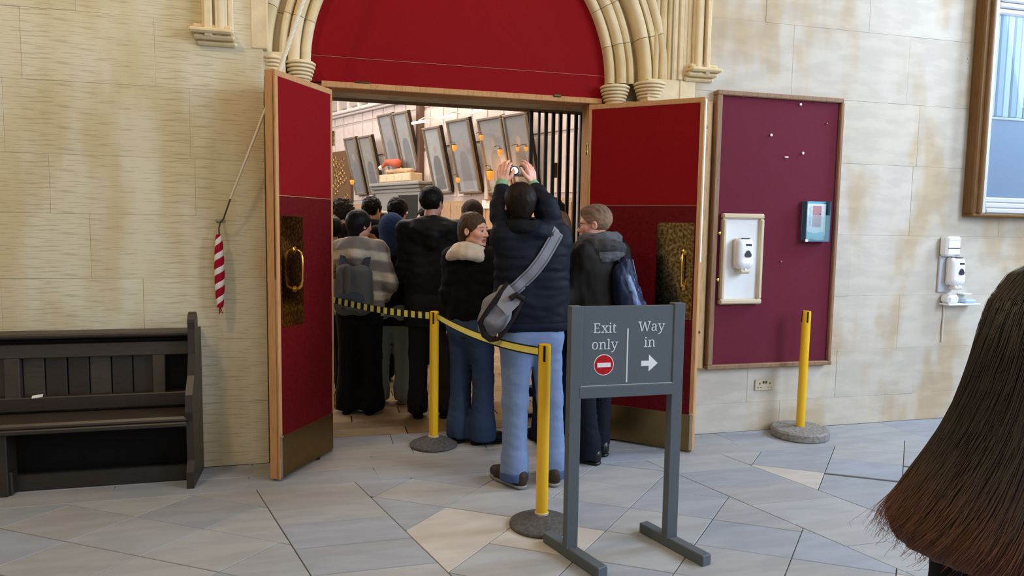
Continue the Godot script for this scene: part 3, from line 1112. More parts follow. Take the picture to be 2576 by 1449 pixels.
	for i in 3:
		fb.append(mat("hall_floor_%d" % i, [c8(150, 128, 98), c8(138, 116, 88), c8(160, 140, 110)][i], 0.55, 0.0, noise_streak, Vector3(0.4, 1, 5), 0.1, noise_streak))
	var z := -5.29
	var k := 0
	while z > -12.0:
		var x := -3.0 + 0.4 * (k % 3)
		while x < 5.0:
			obj("floor_board", boxm(Vector3(x, -0.03, z - 0.198), Vector3(x + 1.19, 0.0, z), 0.002), fb[(k * 7 + int(x * 3)) % 3], fl)
			x += 1.2
		z -= 0.2
		k += 1
	# bright window at the far left
	var win := thing("window_4", "bright hall window glimpsed at the top left of the doorway", "window", hw(7.2, 4.7, 0.1), 0, "", "structure")
	var em := StandardMaterial3D.new()
	em.resource_name = "lit_window"
	em.albedo_color = c8(240, 240, 236)
	em.emission_enabled = true
	em.emission = c8(255, 250, 240)
	em.emission_energy_multiplier = 1.3
	wpart("pane", boxm(Vector3(-9.4, 4.72, 0.0), Vector3(-5.2, 5.6, 0.03), 0.0, X), em, win)
	wpart("window_sill", boxm(Vector3(-9.5, 4.68, 0.0), Vector3(-5.1, 4.72, 0.16), 0.01, X), plaster, win)
	# portraits leaning out from the wall
	var wood := mat("portrait_frame", c8(150, 138, 122), 0.45, 0.1, noise_fine, Vector3(4, 4, 4), 0.1, noise_fine)
	var wood_dark := mat("portrait_side", c8(52, 44, 36), 0.6)
	var glz := StandardMaterial3D.new()
	glz.resource_name = "portrait_glass"
	glz.transparency = BaseMaterial3D.TRANSPARENCY_ALPHA
	glz.albedo_color = Color(0.9, 0.93, 0.95, 0.1)
	glz.roughness = 0.04
	# [t of the near bottom corner, width, bottom, top, lean, canvas tone]
	var ps := [
		[4.93, 0.45, 2.18, 3.34, 0.27, c8(147, 142, 126), "leftmost small portrait beside the carved panel, gilt glint low on its glass"],
		[4.28, 0.50, 2.17, 3.32, 0.27, c8(163, 158, 142), "plain grey portrait second from the left, below the upper pair"],
		[3.50, 0.50, 2.56, 3.66, 0.27, c8(168, 168, 166), "left one of the two higher hung portraits over the mantel"],
		[2.95, 0.50, 2.55, 3.64, 0.27, c8(174, 176, 174), "right one of the two higher hung portraits, beside the dark pilaster"],
		[1.92, 0.50, 2.14, 3.27, 0.27, c8(182, 187, 182), "pale grey portrait just right of the dark pilaster"],
		[1.07, 0.60, 2.12, 3.32, 0.29, c8(160, 166, 170), "wide portrait above the pale haired head, two amber glints on it"],
		[0.24, 0.61, 2.10, 3.27, 0.27, c8(155, 158, 158), "portrait left of the raised camera behind the added amber glow"],
		[-0.33, 0.54, 2.10, 3.26, 0.27, c8(147, 150, 150), "portrait above the raised camera beside the dark bars"]]
	var pi := 0
	for p in ps:
		var h: float = p[3] - p[2]
		var tilt := asin(p[4] / h)
		var xf := hall_xf(p[0], p[2], 0.05)
		var o := thing("portrait", "%s" % p[6], "portrait", xf.origin, 0.0, "leaning glazed portraits on the hall wall")
		o.basis = xf.basis * Basis(Vector3(1, 0, 0), tilt)
		var W: float = p[1]
		var fw := 0.045
		var hh := h / cos(tilt)
		obj("backing", boxm(Vector3(-W, 0, -0.09), Vector3(0, hh, -0.02), 0.004), wood_dark, o)
		for r in [[-W, 0.0, 0.0, fw], [-W, 0.0, hh - fw, hh], [-W, -W + fw, fw, hh - fw], [-fw, 0.0, fw, hh - fw]]:
			obj("frame_rail", boxm(Vector3(r[0], r[2], -0.03), Vector3(r[1], r[3], 0.022), 0.01), wood, o)
		var cv := mat("canvas_%d" % pi, p[5], 0.7, 0.0, noise_soft, Vector3(1.5, 1.5, 1.5))
		obj("canvas", boxm(Vector3(-W + fw, fw, -0.03), Vector3(-fw, hh - fw, -0.008), 0.0), cv, o)
		# a painted sitter, flat print on the canvas: dark robe and pale face
		var sit := ST()
		var cx := -W * 0.5
		var pr := PackedVector2Array()
		for q in [[-0.14, 0.06], [0.14, 0.06], [0.12, 0.42], [0.10, 0.54], [0.05, 0.60], [-0.05, 0.60], [-0.10, 0.54], [-0.12, 0.42]]:
			pr.append(Vector2(cx + q[0], q[1] * hh * 0.95))
		prism(sit, pr, -0.008, -0.0072)
		obj("painted_robe", done(sit), mat("robe_paint_%d" % (pi % 3), [c8(128, 130, 130), c8(118, 116, 112), c8(138, 140, 138)][pi % 3], 0.7), o)
		var fc := ST()
		var el := PackedVector2Array()
		for q in 14:
			el.append(Vector2(cx + cos(TAU * q / 14) * 0.05, hh * 0.66 + sin(TAU * q / 14) * 0.07))
		prism(fc, el, -0.008, -0.0068)
		obj("painted_face", done(fc), mat("face_paint", c8(176, 162, 148), 0.7), o)
		var gp := ST()
		quad(gp, Vector3(-W + fw, fw, 0.004), Vector3(-fw, fw, 0.004), Vector3(-fw, hh - fw, 0.004), Vector3(-W + fw, hh - fw, 0.004), Vector3(0, 0, 1))
		obj("glass", done(gp), glz, o)
		pi += 1
	# picture lights
	var chrome := mat("lamp_white", c8(236, 232, 226), 0.35)
	var lit := StandardMaterial3D.new()
	lit.resource_name = "picture_lamp_glow"
	lit.albedo_color = c8(250, 246, 240)
	lit.emission_enabled = true
	lit.emission = c8(255, 240, 220)
	lit.emission_energy_multiplier = 0.6
	var li := 0
	for q in [[2.41, 2.83, "picture light just right of the dark pilaster"], [1.56, 2.02, "picture light over the wide portrait, second from the dark pilaster"], [0.75, 1.13, "picture light third from the dark pilaster"], [0.05, 0.53, "picture light nearest the dark bars"]]:
		var xf := hall_xf(q[0], 3.40, 0.0)
		var o := thing("picture_light", q[2], "picture light", xf.origin, 0.0, "white picture lights on the hall wall")
		o.basis = xf.basis
		var len: float = q[1] - q[0]
		var st := ST()
		tube(st, [Vector3(-len, 0, 0.27), Vector3(0, 0, 0.27)], 0.026, -1, 12)
		obj("lamp_tube", done(st), lit, o)
		st = ST()
		tube(st, [Vector3(-len * 0.5, 0.1, -0.02), Vector3(-len * 0.5, 0.1, 0.14), Vector3(-len * 0.5, 0.03, 0.27)], 0.01, -1, 8)
		obj("bracket", done(st), chrome, o)
		li += 1
	# added glowing shapes imitating amber lamp reflections in the portrait glass
	var amber := StandardMaterial3D.new()
	amber.resource_name = "amber_reflection"
	amber.albedo_color = c8(255, 150, 60)
	amber.emission_enabled = true
	amber.emission = c8(255, 132, 40)
	amber.emission_energy_multiplier = 0.9
	amber.roughness = 0.3
	var cagem := mat("added_cap_metal", c8(96, 72, 44), 0.4, 0.7)
	for q in [[0.60, 2.95, 0.05, "small added amber glow of a reflected lamp, high between the wide portraits"], [0.14, 2.69, 0.058, "added amber glow of a reflected lamp above left of the raised camera"], [0.37, 2.36, 0.085, "largest added amber glow of a reflected lamp, left of the photographer's hands"], [1.32, 2.84, 0.06, "added amber glow of a reflected lamp on the wide portrait, upper"], [1.21, 2.32, 0.05, "dull added amber glow of a reflected lamp, low on the wide portrait"], [4.84, 2.42, 0.06, "added amber glow of a reflected lamp, low before the leftmost portrait"], [-0.27, 2.71, 0.04, "left of two tiny added amber glows of reflected lamps just above the raised camera"], [-0.46, 2.70, 0.038, "right of two tiny added amber glows of reflected lamps just above the raised camera"]]:
		var p := hw(q[0], q[1], 0.42)
		var s: float = q[2]
		var o := thing("reflected_glow", q[3], "reflected_glow", p, 0.3, "added amber glows of reflected lamps")
		var st := ST()
		lathe(st, [Vector2(0.0, -s), Vector2(s * 0.45, -s * 0.8), Vector2(s * 0.7, -s * 0.1), Vector2(s * 0.75, s * 0.55), Vector2(s * 0.4, s * 0.75), Vector2(0, s * 0.78)], Vector3.ZERO, 6, Transform3D(), false)
		obj("added_glow_shape", done(st), amber, o)
		st = ST()
		lathe(st, [Vector2(s * 0.5, s * 0.7), Vector2(s * 0.55, s * 0.85), Vector2(s * 0.15, s * 1.1), Vector2(0, s * 1.12)], Vector3.ZERO, 8)
		tube(st, [Vector3(0, s, 0), Vector3(0, s * 1.6, 0), Vector3(0, s * 1.8, -0.1)], 0.006, -1, 6)
		tube(st, [Vector3(0, s * 1.8, -0.1), Vector3(0.05, s * 1.8, -0.25)], 0.006, -1, 6)
		obj("added_cap", done(st), cagem, o)
	omni("added_hall_fill", hw(0.37, 2.36, 0.42), Color(1.0, 0.68, 0.36), 0.25, 0.015)  # added fill light hidden inside the largest amber glow
	# carved panel at the far left and the hooded mantel with festive things on it
	var cp := thing("carved_panel", "dark carved panel at the far left edge of the doorway view", "panel", hw(5.75, 2.1, 0.03))
	var st := ST()
	box(st, Vector3(-6.5, 2.05, 0.0), Vector3(-5.62, 3.15, 0.06), 0.01, X)
	wpart("panel", done(st), mat("carved_dark", c8(120, 92, 66), 0.5), cp)
	st = ST()
	for i in 26:
		var px := -6.4 + rng.randf() * 0.7
		var py := 2.15 + rng.randf() * 0.9
		var pts := []
		for kk in 7:
			pts.append(X * Vector3(px + cos(kk * 0.9) * 0.06, py + sin(kk * 0.9) * 0.06, 0.065))
		tube(st, pts, 0.014, 0.006, 6)
	wpart("scrollwork", done(st), mat("gilt", c8(196, 158, 98), 0.35, 0.7), cp)
	var mt := thing("mantel", "grey moulded mantel hood standing out from the hall wall", "mantel", hw(3.1, 0, 0.25))
	wpart("body", boxm(Vector3(-4.16, 0.0, 0.0), Vector3(-2.56, 2.18, 0.28), 0.01, X), mat("mantel_grey", c8(150, 148, 140), 0.6), mt)
	wpart("opening", boxm(Vector3(-3.3, 0.4, 0.22), Vector3(-2.62, 2.12, 0.285), 0.005, X), mat("mantel_dark", c8(50, 50, 46), 0.7), mt)
	st = ST()
	box(st, Vector3(-4.24, 2.30, 0.0), Vector3(-2.46, 2.36, 0.38), 0.012, X)
	box(st, Vector3(-4.21, 2.24, 0.0), Vector3(-2.50, 2.30, 0.34), 0.012, X)
	box(st, Vector3(-4.19, 2.17, 0.0), Vector3(-2.53, 2.24, 0.30), 0.012, X)
	wpart("mantel_shelf", done(st), mat("mantel_grey", CLEAR), mt)
	var ch := thing("chest", "low cream chest of little drawers on the mantel shelf", "chest", hw(3.0, 2.36, 0.3))
	wpart("body", boxm(Vector3(-3.9, 2.362, 0.08), Vector3(-2.78, 2.52, 0.34), 0.01, X), mat("cream_wood", c8(206, 180, 146), 0.6), ch)
	for i in 4:
		wpart("drawer", boxm(Vector3(-3.86 + i * 0.27, 2.38, 0.33), Vector3(-3.62 + i * 0.27, 2.50, 0.35), 0.006, X), mat("cream_wood_light", c8(222, 198, 164), 0.6), ch)
	var cl := thing("folded_cloth", "rumpled tan cloth lying on the cream chest", "cloth", hw(3.0, 2.52, 0.3))
	var F := Field.new(Vector3(-4.0, 2.48, 0.0), Vector3(-2.7, 2.74, 0.5), 0.02)
	F.bone(Vector3(-3.8, 2.575, 0.2), Vector3(-2.95, 2.575, 0.2), 0.05, 0.045)
	F.bone(Vector3(-3.7, 2.575, 0.28), Vector3(-3.3, 2.585, 0.22), 0.04, 0.05)
	F.rough(wrinkle, 0.02, Vector3(9, 9, 9))
	F.cut_plane(Vector3(0, 2.523, 0), Vector3.DOWN)
	var nt := F.net()
	wpart("cloth", soft_mesh([[nt[0], nt[1], null, X]]), mat("tan_cloth", c8(190, 160, 126), 0.9), cl)
	var hat := thing("red_hat", "red felt hat with white bobble lying on the mantel cloth", "hat", hw(3.4, 2.56, 0.38))
	F = Field.new(Vector3(-4.05, 2.55, -0.1), Vector3(-3.05, 2.95, 0.5), 0.018)
	F.bone(Vector3(-3.4, 2.72, 0.24), Vector3(-3.72, 2.76, 0.26), 0.09, 0.05)
	F.bone(Vector3(-3.72, 2.76, 0.26), Vector3(-3.88, 2.68, 0.28), 0.05, 0.03)
	nt = F.net()
	wpart("crown", soft_mesh([[nt[0], nt[1], null, X]]), mat("red_felt", c8(196, 104, 80), 0.9), hat)
	st = ST()
	lathe(st, [Vector2(0, -0.05), Vector2(0.035, -0.036), Vector2(0.05, 0), Vector2(0.035, 0.036), Vector2(0, 0.05)], X * Vector3(-3.92, 2.66, 0.29), 14)
	wpart("bobble", done(st), mat("white_felt", c8(236, 228, 216), 0.9), hat)
	# far table with pale cloth
	var tb := thing("serving_table", "pale cloth covered table far back in the hall behind the crowd", "table", hw(2.9, 0, 1.0))
	wpart("tabletop", boxm(Vector3(-3.6, 1.76, 0.75), Vector3(-2.2, 1.80, 1.4), 0.008, X), mat("table_cloth", c8(206, 210, 214), 0.8), tb)
	wpart("table_body", boxm(Vector3(-3.5, 0.0, 0.8), Vector3(-2.3, 1.76, 1.35), 0.008, X), mat("table_dark", c8(70, 62, 60), 0.7), tb)
	var nc := thing("notice_card", "small white notice card on the dado right of the pale haired head", "card", hw(0.97, 1.93, 0.02))
	wpart("card", boxm(Vector3(-1.08, 1.86, 0.012), Vector3(-0.88, 2.0, 0.02), 0.0, X), mat("white_card", c8(238, 234, 226), 0.7), nc)
	# dark folding bars at the right of the doorway
	var g := thing("iron_gate", "dark upright iron bars folded at the right inside the doorway", "gate", Vector3(1.83, 0, -5.55))
	var iron := mat("iron", c8(22, 22, 20), 0.45, 0.4)
	var gxs := [1.606, 1.672, 1.730, 1.792, 1.853, 1.921, 1.986, 2.036]
	for i in gxs.size():
		var wd := 0.013 if i != 1 else 0.008
		wpart("bar", boxm(Vector3(gxs[i] - wd, 0.03, -5.565), Vector3(gxs[i] + wd, 2.60, -5.535), 0.003), iron, g)
	wpart("rail", boxm(Vector3(1.59, 0.0, -5.57), Vector3(2.08, 0.03, -5.53), 0.003), iron, g)
	wpart("rail", boxm(Vector3(1.59, 2.595, -5.57), Vector3(2.08, 2.625, -5.53), 0.003), iron, g)
	wpart("latch_plate", boxm(Vector3(1.80, 1.98, -5.58), Vector3(1.835, 2.10, -5.55), 0.003), mat("dark_brass", CLEAR), g)
	var pl := obj("trim_7", boxm(Vector3(2.055, 0, -5.68), Vector3(2.10, 2.6, -5.6), 0.004), mat("pale_paint", c8(190, 194, 190), 0.6), self)
	tag(pl, "narrow pale post at the right inner edge of the doorway", "post", "", "structure")

# ---------------------------------------------------------------- notice board and what hangs on it
func dispenser(called: String, label: String, at: Vector3, white: Material, side_mat: Material) -> Node3D:
	var d := thing(called, label, "dispenser", at)
	# profile seen from the side (z out, y up), swept across x with rounded corners
	var F := Field.new(Vector3(-0.08, -0.16, -0.01), Vector3(0.08, 0.16, 0.13), 0.006)
	for e in [-0.036, 0.0, 0.036]:
		F.bone(Vector3(e, 0.092, 0.044), Vector3(e, -0.05, 0.050), 0.038, 0.040, 0.02)
	F.bone(Vector3(-0.02, -0.07, 0.05), Vector3(0.02, -0.07, 0.05), 0.036, 0.036, 0.03)
	F.cut_plane(Vector3(0, 0, 0.002), Vector3(0, 0, -1))
	var n := F.net()
	var cover := obj("cover", soft_mesh([n]), white, d)
	obj("back_shell", boxm(Vector3(-0.07, -0.10, 0.0), Vector3(0.07, 0.13, 0.035), 0.014), side_mat, d)
	var st := ST()
	box(st, Vector3(-0.045, -0.135, 0.02), Vector3(0.045, -0.10, 0.085), 0.012)
	obj("drip_lip", done(st), side_mat, d)
	st = ST()
	tube(st, [Vector3(0.0, -0.09, 0.07), Vector3(0.0, -0.115, 0.078)], 0.014, 0.009, 10)
	obj("nozzle", done(st), white, cover)
	st = ST()
	var poly := PackedVector2Array()
	for i in 18:
		var a := TAU * i / 18 + PI / 2
		var r := 0.026 + 0.0035 * cos(3.0 * (a - PI / 2))
		poly.append(Vector2(cos(a) * r, sin(a) * r))
	prism(st, poly, 0.08, 0.094, Transform3D(Basis(), Vector3(0.012, 0.012, 0)), 0.003)
	obj("sensor_window", done(st), mat("smoked", c8(58, 60, 70), 0.25), cover, "dark rounded triangular window")
	obj("badge", boxm(Vector3(-0.006, 0.072, 0.07), Vector3(0.044, 0.088, 0.0845), 0.001), mat("badge_dark", c8(64, 62, 78), 0.5), cover)
	obj("top_seam", boxm(Vector3(-0.03, 0.128, 0.02), Vector3(0.04, 0.133, 0.07), 0.001), mat("badge_dark", CLEAR), d)
	return d

func build_notice_board() -> void:
	var wood := mat("board_wood", c8(150, 118, 92), 0.5, 0.0, noise_streak, Vector3(5, 0.6, 5), 0.05, noise_streak)
	var felt := mat("board_felt", c8(126, 48, 66), 0.85, 0.0, noise_weave, Vector3(7, 7, 7), 0.02, noise_weave)
	var b := thing("notice_board", "tall maroon notice board in a brown wooden frame on the right wall", "notice board", Vector3(3.34, 0.515, -4.8))
	wpart("panel", boxm(Vector3(2.81, 0.53, -4.8), Vector3(3.88, 2.59, -4.762), 0.0), felt, b)
	wpart("frame_rail", boxm(Vector3(2.79, 2.565, -4.8), Vector3(3.885, 2.60, -4.735), 0.006), wood, b)
	wpart("frame_rail", boxm(Vector3(2.79, 0.515, -4.8), Vector3(3.90, 0.55, -4.735), 0.006), wood, b)
	wpart("frame_stile", boxm(Vector3(2.79, 0.55, -4.8), Vector3(2.835, 2.565, -4.735), 0.006), wood, b)
	wpart("frame_stile", boxm(Vector3(3.862, 0.55, -4.8), Vector3(3.892, 2.565, -4.735), 0.006), wood, b)
	for q in [[3.507, 2.536, 0, "white pin at the top right of the maroon notice board"], [3.264, 2.295, 0, "white pin left of the others, upper part of the notice board"], [3.408, 2.135, 1, "white pin lowest of the upper four on the notice board"], [3.549, 2.171, 0, "white pin right of the lowest upper one on the notice board"], [3.749, 2.406, 2, "dull pin near the right edge of the notice board"], [3.403, 1.339, 2, "tiny pin alone mid board, right of the dispenser panel"]]:
		var st := ST()
		var r := 0.007 if q[2] == 2 else 0.011
		if q[2] == 1:
			box(st, Vector3(-0.017, -0.006, 0.0), Vector3(0.017, 0.006, 0.012), 0.004)
		else:
			lathe(st, [Vector2(0.002, 0.0), Vector2(r * 0.5, 0.004), Vector2(r, 0.009), Vector2(r * 0.8, 0.014), Vector2(0, 0.015)], Vector3.ZERO, 12, Transform3D(Basis(Vector3(1, 0, 0), PI / 2), Vector3.ZERO))
		var o := obj(numbered("push_pin"), done(st), mat("pin_dull" if q[2] == 2 else "pin_white", c8(150, 118, 96) if q[2] == 2 else c8(240, 236, 230), 0.4), self)
		o.position = Vector3(q[0], q[1], -4.7625)
		tag(o, q[3], "pin", "pins on the notice board")
	# white framed panel with the soap dispenser
	var cream := mat("cream_frame", c8(214, 196, 166), 0.45)
	var white := mat("white_board", c8(238, 238, 236), 0.5)
	var p := thing("backing_panel", "white panel in a cream frame on the notice board, behind the soap dispenser", "panel", Vector3(3.04, 1.015, -4.76))
	wpart("board", boxm(Vector3(2.885, 1.03, -4.762), Vector3(3.205, 1.68, -4.745), 0.0), white, p)
	for r in [[2.866, 3.220, 1.66, 1.70], [2.866, 3.225, 1.015, 1.055], [2.866, 2.902, 1.055, 1.66], [3.184, 3.222, 1.055, 1.66]]:
		wpart("frame_rail", boxm(Vector3(r[0], r[2], -4.762), Vector3(r[1], r[3], -4.72), 0.008), cream, p)
		wpart("frame_bead", boxm(Vector3(r[0] + 0.006, r[2] + 0.006, -4.73), Vector3(r[1] - 0.006, r[3] - 0.006, -4.714), 0.005), cream, p)
	for y in [1.55, 1.20]:
		var kn := ST()
		lathe(kn, [Vector2(0.004, 0), Vector2(0.005, 0.012), Vector2(0.012, 0.018), Vector2(0.012, 0.024), Vector2(0, 0.028)], Vector3.ZERO, 12, Transform3D(Basis(Vector3(1, 0, 0), PI / 2), Vector3(2.85, y, -4.755)))
		wpart("screw_knob", done(kn), mat("bright_brass", CLEAR), p)
	dispenser("soap_dispenser", "white soap dispenser mounted on the framed white panel of the notice board", Vector3(3.035, 1.385, -4.745), mat("gloss_white", c8(236, 236, 236), 0.25), mat("cream_plastic", c8(218, 206, 180), 0.4))
	# leaflet pocket
	var clear := StandardMaterial3D.new()
	clear.resource_name = "clear_plastic"
	clear.transparency = BaseMaterial3D.TRANSPARENCY_ALPHA
	clear.albedo_color = Color(0.7, 0.9, 0.95, 0.16)
	clear.roughness = 0.06
	var lh := thing("leaflet_holder", "clear blue plastic leaflet holder at the right side of the notice board", "holder", Vector3(3.675, 1.50, -4.76))
	var teal := mat("teal_plastic", c8(88, 166, 188), 0.25)
	wpart("back", boxm(Vector3(3.572, 1.50, -4.762), Vector3(3.784, 1.806, -4.752), 0.002), teal, lh)
	var st := ST()
	box(st, Vector3(3.570, 1.498, -4.752), Vector3(3.576, 1.806, -4.70), 0.001)
	box(st, Vector3(3.780, 1.498, -4.752), Vector3(3.786, 1.806, -4.70), 0.001)
	box(st, Vector3(3.570, 1.495, -4.752), Vector3(3.786, 1.503, -4.70), 0.001)
	wpart("side_walls", done(st), mat("navy_plastic", c8(64, 104, 136), 0.3), lh)
	wpart("front_pane", boxm(Vector3(3.576, 1.503, -4.703), Vector3(3.780, 1.70, -4.700), 0.0), clear, lh)
	wpart("corner_clip", boxm(Vector3(3.566, 1.493, -4.702), Vector3(3.592, 1.513, -4.695), 0.002), mat("white_card", CLEAR), lh)
	# printed leaflet
	var im := Image.create(128, 192, false, Image.FORMAT_RGB8)
	im.fill(c8(216, 228, 232))
	im.fill_rect(Rect2i(38, 12, 60, 132), c8(206, 150, 150))
	var r2 := RandomNumberGenerator.new()
	r2.seed = 8
	for row in 26:
		var y := 16 + row * 5
		var x := 42
		while x < 94:
			var w := r2.randi_range(3, 9)
			im.fill_rect(Rect2i(x, y, mini(w, 94 - x), 2), c8(128, 84, 96))
			x += w + 3
	for row in 24:
		im.fill_rect(Rect2i(14 + r2.randi_range(0, 6), 20 + row * 5, 14, 2), c8(120, 138, 150))
	im.fill_rect(Rect2i(88, 62, 8, 5), c8(30, 30, 44))
	for k in 6:
		im.fill_rect(Rect2i(60 + k * 6, 134, 3, 4), c8(40, 40, 60))
	var lm := StandardMaterial3D.new()
	lm.resource_name = "leaflet_print"
	lm.albedo_texture = ImageTexture.create_from_image(im)
	lm.roughness = 0.6
	var lf := MeshInstance3D.new()
	lf.name = "leaflet"
	var qm := BoxMesh.new()
	qm.size = Vector3(0.172, 0.25, 0.002)
	var ls := ST()
	var vs := [Vector3(-0.086, -0.12, 0), Vector3(0.086, -0.12, 0), Vector3(0.086, 0.12, 0), Vector3(-0.086, 0.12, 0)]
	var uv := [Vector2(0, 1), Vector2(1, 1), Vector2(1, 0), Vector2(0, 0)]
	for zz in [0.001]:
		for k in [0, 2, 1, 0, 3, 2]:
			ls.set_uv(uv[k])
			ls.add_vertex(vs[k] + Vector3(0, 0, zz))
	for k in [0, 1, 2, 0, 2, 3]:
		ls.set_uv(Vector2(0.02, 0.02))
		ls.add_vertex(vs[k] + Vector3(0, 0, -0.001))
	lf.mesh = done(ls)
	lf.set_surface_override_material(0, lm)
	add_child(lf)
	lf.position = Vector3(3.682, 1.668, -4.735)
	tag(lf, "pink and grey printed leaflet inside the clear blue holder", "leaflet")
	var tis := thing("tissue_pack", "crumpled pale blue paper lying low in the clear holder", "paper", Vector3(3.68, 1.505, -4.727))
	for k in 3:
		var tp := ST()
		var pts := []
		var ups := []
		for q in 9:
			pts.append(Vector3(-0.08 + q * 0.02, 0.016 + 0.018 * k + sin(q * 0.8 + k) * 0.006, 0.004 * k - 0.006))
			ups.append(Vector3(0, 1, 0.4))
		ribbon(tp, pts, ups, 0.02, 0.004)
		obj("fold", done(tp), mat("pale_blue_paper", c8(150, 206, 220), 0.7), tis)
	# oak batten between door and board
	var bt := thing("trim_8", "narrow light oak batten with two screws left of the notice board", "batten", Vector3(2.72, 0.5, -4.8), 0, "", "structure")
	wpart("batten", boxm(Vector3(2.685, 0.52, -4.81), Vector3(2.775, 2.52, -4.772), 0.004), mat("pale_oak", c8(206, 172, 128), 0.6, 0.0, noise_streak, Vector3(5, 0.6, 5), 0.05, noise_streak), bt)
	for y in [2.33, 0.80]:
		var sc := ST()
		lathe(sc, [Vector2(0.012, 0), Vector2(0.01, 0.004), Vector2(0, 0.005)], Vector3.ZERO, 12, Transform3D(Basis(Vector3(1, 0, 0), PI / 2), Vector3(2.73, y, -4.772)))
		wpart("screw", done(sc), mat("dark_brass", CLEAR), bt)

# ---------------------------------------------------------------- other things on the right wall
func build_right_wall_things() -> void:
	# power socket
	var so := thing("wall_socket", "stone coloured double socket low on the wall under the notice board", "socket", Vector3(3.333, 0.365, -4.8))
	var sm := mat("socket_plate", c8(196, 182, 156), 0.45)
	var dk := mat("socket_dark", c8(84, 74, 60), 0.5)
	obj("plate", boxm(Vector3(-0.086, -0.043, 0.0), Vector3(0.086, 0.043, 0.012), 0.004), sm, so)
	for s in [-1.0, 1.0]:
		var st := ST()
		box(st, Vector3(s * 0.045 - 0.005, 0.005, 0.011), Vector3(s * 0.045 + 0.005, 0.02, 0.0128))
		box(st, Vector3(s * 0.045 - 0.018, -0.022, 0.011), Vector3(s * 0.045 - 0.008, -0.016, 0.0128))
		box(st, Vector3(s * 0.045 + 0.008, -0.022, 0.011), Vector3(s * 0.045 + 0.018, -0.016, 0.0128))
		obj("pin_holes", done(st), dk, so)
		obj("switch", boxm(Vector3(s * 0.012 - 0.007, 0.012, 0.011), Vector3(s * 0.012 + 0.007, 0.034, 0.018), 0.003), dk, so)
	# framed glazed panel at the upper right
	var wood := mat("dark_gilt_wood", c8(116, 84, 48), 0.5, 0.0, noise_streak, Vector3(4, 0.5, 4), 0.12, noise_streak)
	var pale := mat("inner_frame", c8(196, 198, 200), 0.4)
	var fr := thing("glazed_panel", "large brown framed glazed panel at the top right of the right wall", "picture", Vector3(5.9, 1.73, -4.8))
	wpart("frame_stile", boxm(Vector3(5.145, 1.735, -4.80), Vector3(5.215, 4.2, -4.70), 0.012), wood, fr)
	var st := ST()
	tube(st, [Vector3(5.215, 1.75, -4.705), Vector3(5.215, 4.2, -4.705)], 0.028, -1, 12)
	box(st, Vector3(5.215, 1.735, -4.80), Vector3(5.27, 4.2, -4.72), 0.01)
	wpart("frame_bead", done(st), wood, fr)
	wpart("frame_rail", boxm(Vector3(5.145, 1.715, -4.80), Vector3(6.8, 1.742, -4.69), 0.008), wood, fr)
	wpart("frame_stile", boxm(Vector3(6.72, 1.735, -4.80), Vector3(6.80, 4.2, -4.70), 0.012), wood, fr)
	wpart("frame_rail", boxm(Vector3(5.145, 4.12, -4.80), Vector3(6.80, 4.2, -4.70), 0.012), wood, fr)
	wpart("inner_stile", boxm(Vector3(5.272, 1.742, -4.79), Vector3(5.316, 4.12, -4.725), 0.008), pale, fr)
	for k in 3:
		wpart("inner_rail", boxm(Vector3(5.316, 1.745 + k * 0.046, -4.79), Vector3(6.72, 1.788 + k * 0.046, [-4.722, -4.735, -4.75][k]), 0.01), pale, fr)
	for k in 3:
		wpart("inner_rail", boxm(Vector3(5.316, 3.37 + k * 0.045, -4.79), Vector3(6.72, 3.412 + k * 0.045, [-4.745, -4.73, -4.72][k]), 0.01), pale, fr)
	var slate := mat("slate_board", c8(92, 114, 140), 0.5)
	wpart("lower_panel", boxm(Vector3(5.316, 1.88, -4.79), Vector3(6.72, 2.525, -4.778), 0.002), slate, fr)
	wpart("rail_line", boxm(Vector3(5.316, 2.525, -4.79), Vector3(6.72, 2.545, -4.768), 0.004), mat("inner_blue", c8(150, 172, 192), 0.5), fr)
	for k in 5:
		var x0 := 5.316 + k * 0.074
		wpart("pale_stripe", boxm(Vector3(x0, 2.545, -4.79), Vector3(x0 + 0.072, 3.37, -4.772 + 0.006 * (k % 2)), 0.012), mat("stripe_blue_%d" % (k % 2), [c8(146, 170, 188), c8(120, 148, 170)][k % 2], 0.8), fr)  # made-up strips, alternating blue greys for the pale stripes in the glass
	# panes painting the leaded window reflected in the glass
	var pane := mat("reflected_pane", c8(178, 214, 222), 0.15)
	for ky in 5:
		for kx in 6:
			var x0 := 5.70 + kx * 0.16
			wpart("pane", boxm(Vector3(x0, 2.555 + ky * 0.162, -4.79), Vector3(x0 + 0.154, 2.711 + ky * 0.162, -4.776), 0.003), pane, fr)
	wpart("reflected_lead", boxm(Vector3(5.68, 2.545, -4.795), Vector3(6.72, 3.37, -4.782), 0.0), mat("lead", CLEAR), fr)
	var gl := StandardMaterial3D.new()
	gl.resource_name = "picture_glass"
	gl.transparency = BaseMaterial3D.TRANSPARENCY_ALPHA
	gl.albedo_color = Color(0.9, 0.95, 1.0, 0.06)
	gl.roughness = 0.03
	gl.metallic_specular = 0.16
	wpart("glass", boxm(Vector3(5.316, 1.88, -4.755), Vector3(6.72, 3.37, -4.752), 0.0), gl, fr)
	# small dark pair of screws in the wall left of it
	st = ST()
	for y in [2.93, 2.96]:
		lathe(st, [Vector2(0.007, 0), Vector2(0.006, 0.006), Vector2(0, 0.007)], Vector3.ZERO, 10, Transform3D(Basis(Vector3(1, 0, 0), PI / 2), Vector3(0, y - 2.945, 0)))
	var sc := obj("wall_screws", done(st), mat("steel", CLEAR), self)
	sc.position = Vector3(5.10, 2.99, -4.8)
	tag(sc, "pair of bright screw heads in the stone left of the glazed panel", "screws")
	# the second dispenser, its stand-off housing and tray
	var bright := mat("gloss_white_cool", c8(240, 242, 246), 0.25)
